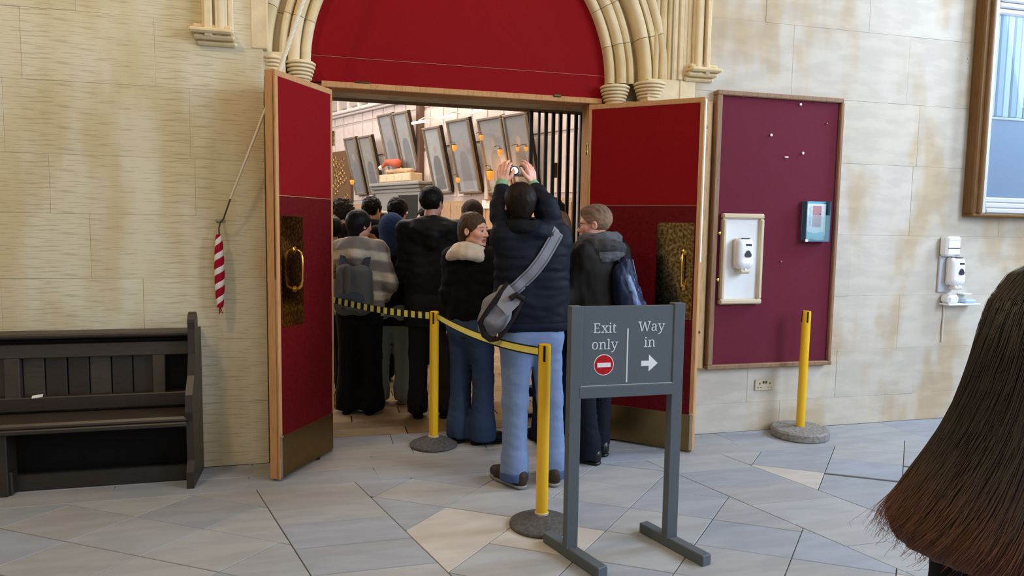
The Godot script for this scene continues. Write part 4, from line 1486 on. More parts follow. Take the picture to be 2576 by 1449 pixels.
	var d2 := thing("tissue_dispenser", "tall white dispenser housing on the bare right wall under the glazed panel", "dispenser", Vector3(5.01, 1.30, -4.8))
	obj("housing", boxm(Vector3(-0.075, 0.085, 0.0), Vector3(0.075, 0.245, 0.085), 0.018), bright, d2)
	obj("slot", boxm(Vector3(-0.06, 0.150, 0.08), Vector3(0.06, 0.156, 0.087), 0.001), mat("badge_dark", CLEAR), d2)
	obj("lid", boxm(Vector3(-0.072, 0.205, 0.0), Vector3(0.072, 0.25, 0.088), 0.016), bright, d2)
	obj("backplate", boxm(Vector3(-0.07, -0.215, 0.0), Vector3(0.07, 0.09, 0.02), 0.004), mat("housing_grey", c8(196, 198, 206), 0.4), d2)
	dispenser("soap_dispenser", "white soap dispenser on the bare stone wall, above the little tray", Vector3(5.06, 1.245, -4.779), bright, mat("cream_plastic_pale", c8(226, 220, 208), 0.4))
	var tr := thing("tray", "small white tray shelf under the dispenser on the bare wall", "shelf", Vector3(5.13, 0.98, -4.8))
	obj("tray_base", boxm(Vector3(-0.16, 0.0, 0.0), Vector3(0.17, 0.014, 0.11), 0.005), bright, tr)
	obj("tray_cup", boxm(Vector3(-0.155, 0.014, 0.0), Vector3(-0.04, 0.085, 0.10), 0.02), bright, tr)
	obj("tray_box", boxm(Vector3(0.03, 0.014, 0.01), Vector3(0.14, 0.045, 0.09), 0.008), mat("tray_blue", c8(176, 200, 220), 0.4), tr)
	obj("tray_clip", boxm(Vector3(0.03, 0.085, 0.0), Vector3(0.12, 0.095, 0.06), 0.003), bright, tr)
	var cd := ST()
	tube(cd, [Vector3(0, 0, 0), Vector3(0.005, -0.1, 0.0), Vector3(0.0, -0.2, 0.002), Vector3(0.004, -0.32, 0.0)], 0.007, -1, 8)
	var cc := obj("cable", done(cd), mat("cable_white", c8(214, 206, 190), 0.5), self)
	cc.position = Vector3(5.02, 0.98, -4.792)
	tag(cc, "short pale cable running down the wall below the white tray", "cable")

# ---------------------------------------------------------------- pew
func build_bench() -> void:
	var w := mat("pew_oak", c8(46, 39, 33), 0.42, 0.0, noise_streak, Vector3(0.6, 5, 5), 0.08, noise_streak)
	var wl := mat("pew_oak_worn", c8(64, 56, 48), 0.36, 0.0, noise_streak, Vector3(0.6, 5, 5), 0.08, noise_streak)
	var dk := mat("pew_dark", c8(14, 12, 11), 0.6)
	var b := thing("pew", "long dark oak pew with panelled back against the left wall", "bench", Vector3(-1.7, 0, -4.6))
	# end panel with a rounded finial, seen edge on
	var F := Field.new(Vector3(-0.83, -0.02, -4.84), Vector3(-0.72, 1.1, -4.36), 0.012)
	var st := ST()
	var poly := PackedVector2Array([Vector2(-4.78, 0.0), Vector2(-4.42, 0.0), Vector2(-4.42, 0.10), Vector2(-4.455, 0.16), Vector2(-4.45, 0.40), Vector2(-4.425, 0.46), Vector2(-4.44, 0.56), Vector2(-4.52, 0.66), Vector2(-4.56, 0.78), Vector2(-4.565, 0.93)])
	for q in arc(Vector2(-4.615, 0.975), 0.058, 0.0, PI, 10):
		poly.append(q)
	poly.append_array(PackedVector2Array([Vector2(-4.67, 0.93), Vector2(-4.78, 0.92)]))
	# extrude across x
	var xf := Transform3D(Basis(Vector3(0, 0, 1), Vector3(0, 1, 0), Vector3(1, 0, 0)), Vector3.ZERO)
	prism(st, poly, -0.805, -0.765, xf, 0.004)
	wpart("end_panel", done(st), w, b)
	var x0 := -3.3
	var x1 := -0.80
	wpart("top_rail", boxm(Vector3(x0, 0.885, -4.78), Vector3(x1, 0.915, -4.61), 0.01), w, b)
	wpart("rail_moulding", boxm(Vector3(x0, 0.855, -4.76), Vector3(x1, 0.883, -4.635), 0.012), dk, b)  # near-black tone paints the shadow gap under the rail cap
	wpart("upper_rail", boxm(Vector3(x0, 0.765, -4.74), Vector3(x1, 0.852, -4.66), 0.006), wl, b)
	wpart("lower_rail", boxm(Vector3(x0, 0.45, -4.74), Vector3(x1, 0.535, -4.655), 0.006), w, b)
	var x := x1
	# stiles and boards from right to left
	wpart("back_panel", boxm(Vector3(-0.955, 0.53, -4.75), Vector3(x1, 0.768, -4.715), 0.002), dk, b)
	wpart("stile", boxm(Vector3(-1.025, 0.53, -4.74), Vector3(-0.955, 0.768, -4.662), 0.004), wl, b)
	x = -1.025
	for bay in 3:
		for k in 6:
			var wd := 0.118
			wpart("back_panel", boxm(Vector3(x - wd + 0.003, 0.53, -4.75), Vector3(x - 0.003, 0.768, -4.70 - 0.003 * (k % 2)), 0.005), [w, wl][(k * 2 + bay) % 3 % 2], b)
			x -= wd
		wpart("stile", boxm(Vector3(x - 0.08, 0.53, -4.74), Vector3(x, 0.768, -4.662), 0.004), wl, b)
		x -= 0.08
	wpart("seat", boxm(Vector3(x0, 0.40, -4.72), Vector3(x1, 0.435, -4.43), 0.012), wl, b)
	wpart("seat_edge", boxm(Vector3(x0, 0.375, -4.45), Vector3(x1, 0.402, -4.425), 0.006), w, b)
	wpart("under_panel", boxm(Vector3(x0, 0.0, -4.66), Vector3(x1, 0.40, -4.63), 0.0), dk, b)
	wpart("plinth", boxm(Vector3(x0, 0.0, -4.62), Vector3(x1, 0.10, -4.575), 0.006), w, b)
	wpart("support", boxm(Vector3(-1.80, 0.0, -4.66), Vector3(-1.755, 0.40, -4.50), 0.005), w, b)
	wpart("support_foot", boxm(Vector3(-2.0, 0.0, -4.60), Vector3(-1.74, 0.135, -4.52), 0.006), w, b)
	var sl := obj("paper_slip", boxm(Vector3(-0.02, 0.0, -0.012), Vector3(0.035, 0.006, 0.012), 0.001), mat("white_card", CLEAR), self)
	sl.position = Vector3(-1.655, 0.535, -4.668)
	sl.rotation = Vector3(0.4, 0.2, 0.12)
	tag(sl, "small white paper slip on the ledge of the pew back", "paper")

# ---------------------------------------------------------------- bell rope
func build_bell_rope() -> void:
	var cream := mat("rope_cream", c8(226, 214, 190), 0.8)
	var r := thing("bell_rope", "cream bell rope slanting from the arch down to a wall hook", "rope", Vector3(-0.3, 1.57, -4.66))
	var st := ST()
	var a := Vector3(0.05, 3.45, -4.66)
	var b := Vector3(-0.30, 2.40, -4.66)
	var c := Vector3(-0.565, 1.72, -4.69)
	for k in 3:
		var pts := []
		for i in 60:
			var t := i / 59.0
			var p := a.lerp(b, t)
			var ph := t * 60.0 + TAU * k / 3
			pts.append(p + Vector3(cos(ph), 0.3 * sin(ph), sin(ph)) * 0.006)
		tube(st, pts, 0.011, 0.009, 7)
	wpart("upper_rope", done(st), cream, r)
	st = ST()
	tube(st, [b, b.lerp(c, 0.5) + Vector3(-0.004, -0.012, 0), c], 0.009, 0.006, 8)
	wpart("middle_rope", done(st), cream, r)
	st = ST()
	tube(st, [c, Vector3(-0.61, 1.60, -4.72), Vector3(-0.632, 1.575, -4.745), Vector3(-0.64, 1.54, -4.73), Vector3(-0.637, 1.505, -4.72)], 0.005, 0.005, 8)
	wpart("thin_cord", done(st), mat("cord_dark", c8(92, 78, 60), 0.8), r)
	var hk := thing("wall_hook", "small pale metal hook in the left wall holding the bell rope", "hook", Vector3(-0.645, 1.585, -4.8))
	st = ST()
	tube(st, [Vector3(0.02, 0.004, 0.0), Vector3(0.01, 0.0, 0.04), Vector3(0.0, -0.012, 0.062), Vector3(-0.012, 0.0, 0.075), Vector3(-0.016, 0.012, 0.074)], 0.006, 0.004, 8)
	obj("hook", done(st), mat("steel", CLEAR), hk)
	obj("plate", boxm(Vector3(-0.02, -0.012, 0.0), Vector3(0.035, 0.014, 0.004), 0.001), mat("steel", CLEAR), hk)
	# the woollen sally: two helical stripes
	var s := thing("sally", "red and white striped woollen bell rope grip hanging on the left wall", "bell rope", Vector3(-0.64, 1.045, -4.72))
	var H := 0.455
	var pitch := 0.092
	for col in 2:
		var m := ST()
		m.set_smooth_group(1)
		var frac0 := 0.0 if col == 0 else 0.58
		var frac1 := 0.58 if col == 0 else 1.0
		var rad := func(y: float) -> float:
			var t := clampf(y / H, 0, 1)
			return 0.007 + 0.021 * pow(sin(PI * clampf(t * 0.92 + 0.06, 0, 1)), 0.45)
		var N := 20
		for turn in range(-1, 7):
			for i in N:
				for j in 4:
					var f := func(ii: int, jj: int) -> Vector3:
						var th := TAU * ii / N
						var y := clampf((turn + float(ii) / N + lerpf(frac0, frac1, jj / 4.0)) * pitch, 0, H)
						var rr: float = rad.call(y) + 0.0025 * sin(PI * jj / 4.0)
						return Vector3(cos(-th) * rr, y, sin(-th) * rr)
					var A: Vector3 = f.call(i, j)
					var B: Vector3 = f.call(i + 1, j)
					var C: Vector3 = f.call(i + 1, j + 1)
					var D: Vector3 = f.call(i, j + 1)
					var mid := (A + C) * 0.5
					quad(m, A, B, C, D, Vector3(mid.x, 0, mid.z))
		obj("red_wool" if col == 0 else "white_wool", done(m), mat("red_wool" if col == 0 else "white_wool", c8(158, 20, 40) if col == 0 else c8(226, 220, 214), 0.95), s)
	st = ST()
	for k in 7:
		tube(st, [Vector3(0, 0.01, 0), Vector3(cos(k) * 0.008, -0.02, sin(k) * 0.008), Vector3(cos(k * 2.0) * 0.014, -0.04, sin(k * 2.0) * 0.01)], 0.003, 0.001, 5)
	obj("tuft", done(st), mat("red_wool", CLEAR), s)
	st = ST()
	tube(st, [Vector3(0, H - 0.01, 0), Vector3(0.003, H + 0.01, 0)], 0.006, 0.004, 6)
	obj("rope_end", done(st), mat("cord_dark", CLEAR), s)

# ---------------------------------------------------------------- barrier posts and belts
func post(at: Vector3, label: String, lean: float, thick_base: bool) -> void:
	var p := thing("barrier_post", label, "barrier post", at, 0, "yellow barrier posts")
	var yellow := mat("post_yellow", c8(236, 184, 24), 0.32)
	var blk := mat("post_black", c8(24, 24, 24), 0.5)
	var grey := mat("post_base", c8(96, 94, 92), 0.55, 0.0, noise_fine, Vector3(2, 2, 2), 0.05, noise_fine)
	var st := ST()
	if thick_base:
		lathe(st, [Vector2(0, 0), Vector2(0.205, 0.0), Vector2(0.215, 0.01), Vector2(0.215, 0.055), Vector2(0.20, 0.068), Vector2(0.05, 0.078), Vector2(0, 0.078)], Vector3.ZERO, 40)
	else:
		lathe(st, [Vector2(0, 0), Vector2(0.165, 0.0), Vector2(0.172, 0.008), Vector2(0.168, 0.018), Vector2(0.12, 0.04), Vector2(0.06, 0.058), Vector2(0.045, 0.064), Vector2(0, 0.064)], Vector3.ZERO, 40)
	obj("base", done(st), mat("post_base_light", c8(150, 146, 140), 0.7, 0.0, noise_fine, Vector3(2, 2, 2), 0.05, noise_fine) if thick_base else grey, p)
	var tilt := Transform3D(Basis(Vector3(0, 0, 1), lean), Vector3.ZERO)
	st = ST()
	var b0 := 0.06
	lathe(st, [Vector2(0.0325, b0), Vector2(0.0325, 0.955), Vector2(0.031, 0.966), Vector2(0, 0.966)], Vector3.ZERO, 32, tilt)
	obj("tube", done(st), yellow, p)
	st = ST()
	lathe(st, [Vector2(0.037, b0 - 0.005), Vector2(0.038, b0 + 0.012), Vector2(0.0325, b0 + 0.016)], Vector3.ZERO, 32, tilt)
	obj("collar", done(st), mat("collar_pale", c8(196, 180, 140), 0.4), p)
	# belt slot: a black recess down the head, turned to the viewer's left
	st = ST()
	var turn := -0.35
	for q in [[-1, 0.005], [0, 0.005]]:
		box(st, Vector3(-0.006, 0.885, 0.028), Vector3(0.006, 0.967, 0.0345), 0.001, tilt * Transform3D(Basis(Vector3.UP, turn + float(q[0]) * 1.55), Vector3.ZERO))
	obj("belt_slot", done(st), blk, p)
	st = ST()
	lathe(st, [Vector2(0.030, 0.966), Vector2(0.030, 0.971), Vector2(0.0, 0.973)], Vector3.ZERO, 24, tilt)
	obj("cap", done(st), mat("post_yellow", CLEAR), p)

func belt(called: String, label: String, a: Vector3, b: Vector3, sag: float, hatched: bool, twist: float) -> void:
	var o := thing(called, label, "belt", a, 0, "barrier belts")
	var pts := []
	var ups := []
	var n := 36
	for i in n + 1:
		var t := float(i) / n
		var p := a.lerp(b, t)
		p.y -= sag * 4.0 * t * (1 - t)
		pts.append(p)
		ups.append(Vector3(0, 1, 0).rotated((b - a).normalized(), twist * sin(PI * t)))
	var blk := mat("belt_black", c8(34, 34, 26), 0.7)
	var yel := mat("belt_yellow", c8(232, 220, 118), 0.55)
	var st := ST()
	ribbon(st, pts, ups, 0.05, 0.0016)
	var web := wpart("webbing", done(st), blk, o)
	if hatched:
		var m := 15
		for k in m:
			var t0 := (k + 0.12) / m
			var t1 := (k + 0.62) / m
			var seg := []
			var su := []
			for q in 3:
				var t := lerpf(t0, t1, q / 2.0)
				var p := a.lerp(b, t)
				p.y -= sag * 4.0 * t * (1 - t)
				seg.append(p)
				su.append(Vector3(0, 1, 0))
			var s2 := ST()
			ribbon(s2, seg, su, 0.046, 0.003)
			wpart("yellow_bar", done(s2), yel, web)
	else:
		st = ST()
		ribbon(st, pts, ups, 0.034, 0.003)
		wpart("yellow_stripe", done(st), yel, web)

func build_posts() -> void:
	var pf := Vector3(1.098, 0, -3.47)
	var pc := Vector3(0.742, 0, -4.95)
	post(pf, "yellow barrier post nearest the viewer, beside the grey sign", 0.0, false)
	post(pc, "yellow barrier post in the doorway between the two belts", 0.0, false)
	post(Vector3(3.53, 0, -4.60), "yellow barrier post with thick round base before the notice board", -0.008, true)
	belt("barrier_belt", "plain yellow belt stretched between the two doorway posts", pc + Vector3(0.02, 0.935, 0.03), pf + Vector3(-0.022, 0.93, -0.025), 0.035, false, -0.25)
	belt("barrier_belt", "black and yellow hatched belt running left from the doorway post", pc + Vector3(-0.03, 0.94, -0.005), Vector3(0.03, 1.0, -5.62), 0.02, true, 0.0)

# ---------------------------------------------------------------- the sign
func text(parent: Node3D, s: String, at: Vector3, h: float, m: Material) -> void:
	var tm := TextMesh.new()
	var f := SystemFont.new()
	f.font_names = PackedStringArray(["Droid Serif"])
	tm.font = f
	tm.text = s
	tm.font_size = 64
	tm.pixel_size = h / 64.0
	tm.depth = 0.002
	tm.curve_step = 1.0
	var o := obj("lettering", tm, m, parent)
	o.position = at

func build_sign() -> void:
	var grey := mat("sign_grey", c8(92, 98, 102), 0.5)
	var ink := mat("sign_ink", c8(206, 210, 214), 0.5)
	var s := thing("sign_stand", "dark grey sign stand reading Exit only and Way in", "sign", Vector3(1.385, 0, -3.1))
	var z := 0.0
	for x in [-0.258, 0.267]:
		obj("post", boxm(Vector3(x - 0.029, 0.045, -0.028), Vector3(x + 0.029, 1.222 if x > 0 else 1.214, 0.028), 0.003), grey, s)
		var ft := Transform3D(Basis(Vector3.UP, 0.30), Vector3(x, 0, 0.0))
		obj("foot", boxm(Vector3(-0.028, 0.0, -0.19), Vector3(0.028, 0.052, 0.25), 0.004, ft), grey, s)
	var board := obj("board", boxm(Vector3(-0.29, 0.83, -0.008), Vector3(0.245, 1.212, 0.022), 0.002), grey, s)
	obj("crossbar", boxm(Vector3(-0.24, 0.776, -0.026), Vector3(0.245, 0.832, 0.03), 0.003), grey, s)
	obj("bead", boxm(Vector3(-0.235, 0.832, 0.02), Vector3(0.242, 0.837, 0.027), 0.001), mat("sign_edge", c8(150, 156, 160), 0.4), s)
	obj("divider", boxm(Vector3(-0.004, 0.845, 0.021), Vector3(0.004, 1.105, 0.0245), 0.001), ink, board, "thin white dividing line")
	text(board, "Exit", Vector3(-0.117, 1.108, 0.023), 0.064, ink)
	text(board, "only", Vector3(-0.117, 1.030, 0.023), 0.064, ink)
	text(board, "Way", Vector3(0.121, 1.112, 0.023), 0.064, ink)
	text(board, "in", Vector3(0.115, 1.035, 0.023), 0.064, ink)
	# no entry roundel
	var ring := func(r: float, z0: float, z1: float, m: Material, called: String) -> void:
		var st := ST()
		var p := PackedVector2Array()
		for i in 40:
			p.append(Vector2(-0.118 + cos(TAU * i / 40) * r, 0.934 + sin(TAU * i / 40) * r))
		prism(st, p, z0, z1)
		obj(called, done(st), m, board)
	ring.call(0.0505, 0.0215, 0.0235, mat("sign_white", c8(232, 228, 228), 0.45), "roundel_rim")
	ring.call(0.0465, 0.0225, 0.0250, mat("sign_red", c8(182, 26, 34), 0.45), "roundel")
	obj("roundel_bar", boxm(Vector3(-0.152, 0.923, 0.0245), Vector3(-0.084, 0.944, 0.0265), 0.0), mat("sign_white", CLEAR), board)
	var st := ST()
	var A := PackedVector2Array([Vector2(0.074, 0.921), Vector2(0.113, 0.921), Vector2(0.113, 0.893), Vector2(0.160, 0.933), Vector2(0.113, 0.976), Vector2(0.113, 0.946), Vector2(0.074, 0.946)])
	prism(st, A, 0.0215, 0.0235)
	obj("arrow", done(st), mat("sign_white", CLEAR), board, "white arrow pointing right")

# ---------------------------------------------------------------- people
var head_cache := {}
var skin_mats := {}

func soft(bones: Array, cell: float, k: float, s: float, cuts: Array = [], amp := 0.0, sc := Vector3.ONE, balls: Array = []) -> Array:
	# bones: [a, b, ra, rb, squeeze, rings, ring height]; returns [vertices, indices, field]
	var lo := Vector3.ONE * 1e6
	var hi := -lo
	for b in bones:
		var r := maxf(b[2], b[3]) + 0.03
		lo = lo.min((b[0] as Vector3).min(b[1]) - Vector3.ONE * r)
		hi = hi.max((b[0] as Vector3).max(b[1]) + Vector3.ONE * r)
	var F := Field.new(lo * s - Vector3.ONE * cell * 2, hi * s + Vector3.ONE * cell * 2, cell)
	for b in bones:
		F.bone(b[0] * s, b[1] * s, b[2] * s, b[3] * s, k, b[4] if b.size() > 4 else Vector3.ONE, b[5] if b.size() > 5 else 0.0, (b[6] if b.size() > 6 else 0.0) * s)
	for q in balls:
		F.ball(q[0] * s, q[1] * s, k * 0.6, q[2] if q.size() > 2 else false)
	if amp > 0.0:
		F.rough(wrinkle, amp, sc)
	for q in cuts:
		F.cut_plane(q[0] * s, q[1])
	var n := F.net()
	return [n[0], n[1], F]

func cloth(key: String, c: Color, rough := 0.85) -> StandardMaterial3D:
	var m := mat(key, c, rough, 0.0, noise_weave, Vector3(9, 9, 9), 0.015, noise_weave)
	return m

func skin_mat() -> StandardMaterial3D:
	if not mats.has("skin"):
		var m := StandardMaterial3D.new()
		m.resource_name = "skin"
		m.vertex_color_use_as_albedo = true
		m.roughness = 0.5
		m.subsurf_scatter_enabled = true
		m.subsurf_scatter_strength = 0.06
		mats["skin"] = m
	return mats["skin"]

func tinted_mat() -> StandardMaterial3D:
	if not mats.has("tinted"):
		var m := StandardMaterial3D.new()
		m.resource_name = "tinted"
		m.vertex_color_use_as_albedo = true
		m.roughness = 0.85
		mats["tinted"] = m
	return mats["tinted"]

# a head about its centre, looking along +z: [vertices, indices]
func head(cell: float) -> Array:
	if head_cache.has(cell):
		return head_cache[cell]
	var F := Field.new(Vector3(-0.11, -0.24, -0.14), Vector3(0.11, 0.15, 0.14), cell)
	F.ball(Vector3(0, 0.032, -0.018), Vector3(0.076, 0.086, 0.094), 0.02)
	F.ball(Vector3(0, -0.028, 0.03), Vector3(0.060, 0.088, 0.056), 0.03)
	F.bone(Vector3(0.046, -0.065, 0.012), Vector3(0.018, -0.098, 0.058), 0.020, 0.018, 0.025)
	F.bone(Vector3(-0.046, -0.065, 0.012), Vector3(-0.018, -0.098, 0.058), 0.020, 0.018, 0.025)
	F.bone(Vector3(0, -0.098, 0.066), Vector3(0, -0.104, 0.064), 0.017, 0.016, 0.02)
	F.bone(Vector3(-0.04, -0.022, 0.052), Vector3(0.04, -0.022, 0.052), 0.026, 0.026, 0.02)
	F.bone(Vector3(-0.036, 0.019, 0.066), Vector3(0.036, 0.019, 0.066), 0.015, 0.015, 0.02)
	for s in [-1.0, 1.0]:
		F.ball(Vector3(s * 0.031, -0.001, 0.089), Vector3(0.016, 0.010, 0.014), 0.012, true)
	F.bone(Vector3(0, 0.008, 0.080), Vector3(0, -0.033, 0.103), 0.0085, 0.0115, 0.012)
	for s in [-1.0, 1.0]:
		F.ball(Vector3(s * 0.011, -0.037, 0.092), Vector3(0.009, 0.007, 0.010), 0.008)
		F.ball(Vector3(s * 0.006, -0.045, 0.097), Vector3(0.004, 0.003, 0.006), 0.003, true)
		F.ball(Vector3(s * 0.030, -0.001, 0.0755), Vector3(0.0125, 0.0115, 0.0115), 0.002)
		# lids
		F.bone(Vector3(s * 0.019, 0.007, 0.083), Vector3(s * 0.043, 0.005, 0.077), 0.0035, 0.003, 0.004)
		F.bone(Vector3(s * 0.019, -0.008, 0.082), Vector3(s * 0.042, -0.007, 0.076), 0.003, 0.003, 0.004)
		# ears
		F.ball(Vector3(s * 0.079, -0.008, -0.012), Vector3(0.010, 0.028, 0.018), 0.008)
		F.ball(Vector3(s * 0.085, -0.005, -0.006), Vector3(0.006, 0.017, 0.010), 0.006, true)
	F.bone(Vector3(-0.018, -0.0615, 0.082), Vector3(0.018, -0.0615, 0.082), 0.0065, 0.0065, 0.006)
	F.bone(Vector3(-0.016, -0.0735, 0.080), Vector3(0.016, -0.0735, 0.080), 0.0075, 0.0075, 0.006)
	F.ball(Vector3(0, -0.0675, 0.0925), Vector3(0.02, 0.0022, 0.006), 0.003, true)
	F.bone(Vector3(0, -0.08, -0.022), Vector3(0, -0.21, -0.04), 0.054, 0.058, 0.03)
	var n := F.net()
	head_cache[cell] = n
	return n

func head_colors(vs: PackedVector3Array, skin: Color, brow: Color, lips: Color) -> PackedColorArray:
	var out := PackedColorArray()
	for p in vs:
		var c := skin
		var ax := absf(p.x)
		if p.z > 0.07 and ax < 0.024 and p.y > -0.081 and p.y < -0.0545:
			c = skin.lerp(lips, 0.75)
			if absf(p.y + 0.0675) < 0.0022:
				c = lips.darkened(0.5)
		elif p.z > 0.06 and ax > 0.012 and ax < 0.05 and absf(p.y - 0.0215 - 0.004 * (1.0 - absf(ax - 0.032) / 0.02)) < 0.0045:
			c = skin.lerp(brow, 0.75)
		elif p.z > 0.072 and ax > 0.018 and ax < 0.043 and absf(p.y + 0.0005) < 0.0055:
			c = Color(0.34, 0.31, 0.29)
			if absf(ax - 0.030) < 0.0075:
				c = Color(0.04, 0.03, 0.025)
		elif p.z > 0.06 and ax > 0.018 and ax < 0.045 and absf(p.y - 0.006) < 0.003:
			c = skin.lerp(brow, 0.5)
		elif p.z > 0.03 and p.y < -0.01 and p.y > -0.05 and ax > 0.02:
			c = skin.lerp(Color(skin.r * 1.05, skin.g * 0.78, skin.b * 0.74), 0.3)
		elif p.z > 0.095:
			c = skin.lerp(Color(skin.r * 1.05, skin.g * 0.8, skin.b * 0.76), 0.35)
		out.append(c)
	return out

# hand bones: W wrist, d towards the fingers, s towards the thumb, n out of the palm
func hand(W: Vector3, d: Vector3, s: Vector3, curls: Array, thumb_in: float, cell := 0.0035, k := 1.0) -> Array:
	d = d.normalized()
	s = (s - d * s.dot(d)).normalized()
	var n := d.cross(s)
	var bs := []
	var len := [0.040, 0.046, 0.042, 0.033]
	for i in 4:
		var off := (1.5 - i) * 0.0205
		var base := W + (d * 0.015 + s * off * 0.55) * k
		var kn := W + (d * (0.092 - absf(i - 1.2) * 0.006) + s * off) * k
		bs.append([base, kn, 0.0155 * k, 0.0115 * k])
		var p := kn
		var A := 0.0
		for j in 3:
			A += curls[i] * [0.55, 1.0, 0.7][j]
			var dir := (d * cos(A) + n * sin(A) + s * off * 1.2).normalized()
			var q: Vector3 = p + dir * len[i] * [1.0, 0.62, 0.5][j] * k
			bs.append([p, q, [0.0098, 0.0088, 0.008][j] * k, [0.0088, 0.008, 0.0068][j] * k])
			p = q
	var t0 := W + (d * 0.022 + s * 0.022 + n * 0.004) * k
	var t1 := t0 + (d * 0.032 + s * 0.030 + n * thumb_in * 0.02) * k
	var t2 := t1 + (d * 0.032 + s * 0.010 * (1.0 - thumb_in) + n * thumb_in * 0.018).normalized() * 0.034 * k
	var t3 := t2 + (d * 0.9 + n * thumb_in * 0.4 - s * thumb_in * 0.3).normalized() * 0.026 * k
	bs.append([t0, t1, 0.016 * k, 0.012 * k])
	bs.append([t1, t2, 0.012 * k, 0.010 * k])
	bs.append([t2, t3, 0.010 * k, 0.0075 * k])
	bs.append([W - d * 0.06 * k, W + d * 0.03 * k, 0.026 * k, 0.024 * k, Vector3.ONE])
	var r := soft(bs, cell, 0.006, 1.0)
	return [r[0], r[1]]

func hair_shell(F: Field, tight: float) -> void:
	F.ball(Vector3(0, 0.036, -0.022), Vector3(0.080, 0.090, 0.098) + Vector3.ONE * tight, 0.01)

# spec keys: label, at, yaw, h, look (head turn), nod, skin, brow, arms, top, legs ...
func person(sp: Dictionary) -> Node3D:
	var o := thing("person", sp.label, "person", sp.at, sp.yaw, sp.get("group", ""))
	var s: float = sp.h / 1.75
	var c: float = sp.get("cell", 0.019)
	var g: float = sp.get("bulk", 1.0)
	var sk: Color = lin(sp.get("skin", c8(214, 164, 138)))
	var fem: bool = sp.get("fem", false)
	var sw := 0.165 if fem else 0.19
	var L: Dictionary = {
		"hip": Vector3(0.085, 0.92, 0), "knee": Vector3(0.10, 0.50, 0.02), "ank": Vector3(0.105, 0.085, -0.01),
		"sh": Vector3(sw, 1.425, -0.01), "el": Vector3(sw + 0.06, 1.14, -0.04), "wr": Vector3(sw + 0.05, 0.90, 0.06), "toe": Vector3(0.125, 0.03, 0.17)}
	var R := {}
	for q in L:
		R[q] = Vector3(-L[q].x, L[q].y, L[q].z)
	L.merge(sp.get("left", {}), true)
	R.merge(sp.get("right", {}), true)
	var lean: float = sp.get("lean", 0.0)
	var hc := Vector3(0, 1.632, 0.035 + lean)
	hc = sp.get("head_at", hc)
	var hx := Transform3D(Basis(Vector3.UP, sp.get("look", 0.0)) * Basis(Vector3.RIGHT, sp.get("nod", 0.0)) * Basis(Vector3.BACK, sp.get("tip", 0.0)), hc * s)
	hx.basis = hx.basis * Basis.from_scale(Vector3.ONE * (0.97 if fem else 1.03) * sp.get("head_scale", 1.0))
	# the body: one skin from neck to feet, with head and hands
	var flat := Vector3(1, 1, 1.35)
	var bb := [
		[Vector3(-0.06, 0.95, 0), Vector3(0.06, 0.95, 0), 0.11, 0.11, flat], [Vector3(0, 0.98, 0), Vector3(0, 1.15, 0), 0.105, 0.105, flat],
		[Vector3(-0.05, 1.28, 0), Vector3(0.05, 1.28, 0), 0.12, 0.12, flat], [Vector3(0, 1.12, 0), Vector3(0, 1.30, 0), 0.115, 0.125, flat],
		[Vector3(0, 1.40, -0.01), (hc + Vector3(0, -0.11, -0.02)), 0.058, 0.05]]
	for J in [L, R]:
		bb.append([Vector3(0, 1.40, -0.01), J.sh, 0.06, 0.05])
		bb.append([J.sh, J.el, 0.046, 0.038])
		bb.append([J.el, J.wr, 0.037, 0.026])
		bb.append([J.hip, J.knee, 0.075, 0.052])
		bb.append([J.knee, J.ank, 0.05, 0.036])
		bb.append([J.ank + Vector3(0, -0.03, 0), J.toe, 0.036, 0.028])
	var body := soft(bb, maxf(c, 0.018), 0.04, s)
	var hm := head(sp.get("head_cell", 0.0065))
	var pieces := [[body[0], body[1], sk], [hm[0], hm[1], head_colors(hm[0], sk, lin(sp.get("brow", c8(70, 52, 40))), lin(sp.get("lips", c8(176, 104, 96)))), hx]]
	for q in sp.get("hands", []):
		var J: Dictionary = L if q[0] > 0 else R
		var hd := hand(J.wr * s, q[1], q[2], q[3], q[4], q[5] if q.size() > 5 else 0.006, 1.0)
		pieces.append([hd[0], hd[1], sk])
	obj("body", soft_mesh(pieces), skin_mat(), o)
	# trousers
	if sp.has("legs"):
		var lg: Dictionary = sp.legs
		var w: float = lg.get("w", 1.0)
		var tb := [[Vector3(-0.065, 0.95, 0), Vector3(0.065, 0.95, 0), 0.112, 0.112, Vector3(1, 1, 1.2)], [Vector3(-0.07, 0.88, -0.02), Vector3(0.07, 0.88, -0.02), 0.120, 0.120, Vector3(1, 1, 1.15)]]
		for J in [L, R]:
			tb.append([J.hip + Vector3(0, -0.04, 0), J.knee, 0.102 * w, 0.074 * w])
			tb.append([J.knee, J.ank + Vector3(0, 0.02, 0), 0.073 * w, 0.070 * w * lg.get("flare", 1.0)])
			tb.append([J.ank + Vector3(0, 0.07, 0), J.ank + Vector3(0, -0.035, 0.01), 0.070 * w * lg.get("flare", 1.0), 0.076 * w * lg.get("flare", 1.0)])
		var t := soft(tb, c, 0.035, s, [[Vector3(0, 1.02, 0), Vector3.UP], [Vector3(0, lg.get("hem", 0.035), 0), Vector3.DOWN]], lg.get("fold", 0.005), Vector3(9, 36, 9))
		obj("trousers", soft_mesh([[t[0], t[1]]]), lg.mat, o)
		if lg.has("cuff"):
			var cb := []
			for J in [L, R]:
				cb.append([J.ank + Vector3(0, 0.0, 0), J.ank + Vector3(0, -0.03, 0), 0.085 * w, 0.086 * w])
			var ct := soft(cb, 0.012, 0.01, s, [[Vector3(0, 0.095, 0), Vector3.UP], [Vector3(0, 0.04, 0), Vector3.DOWN]], 0.006, Vector3(16, 30, 16))
			obj("turn_up", soft_mesh([[ct[0], ct[1]]]), lg.cuff, o)
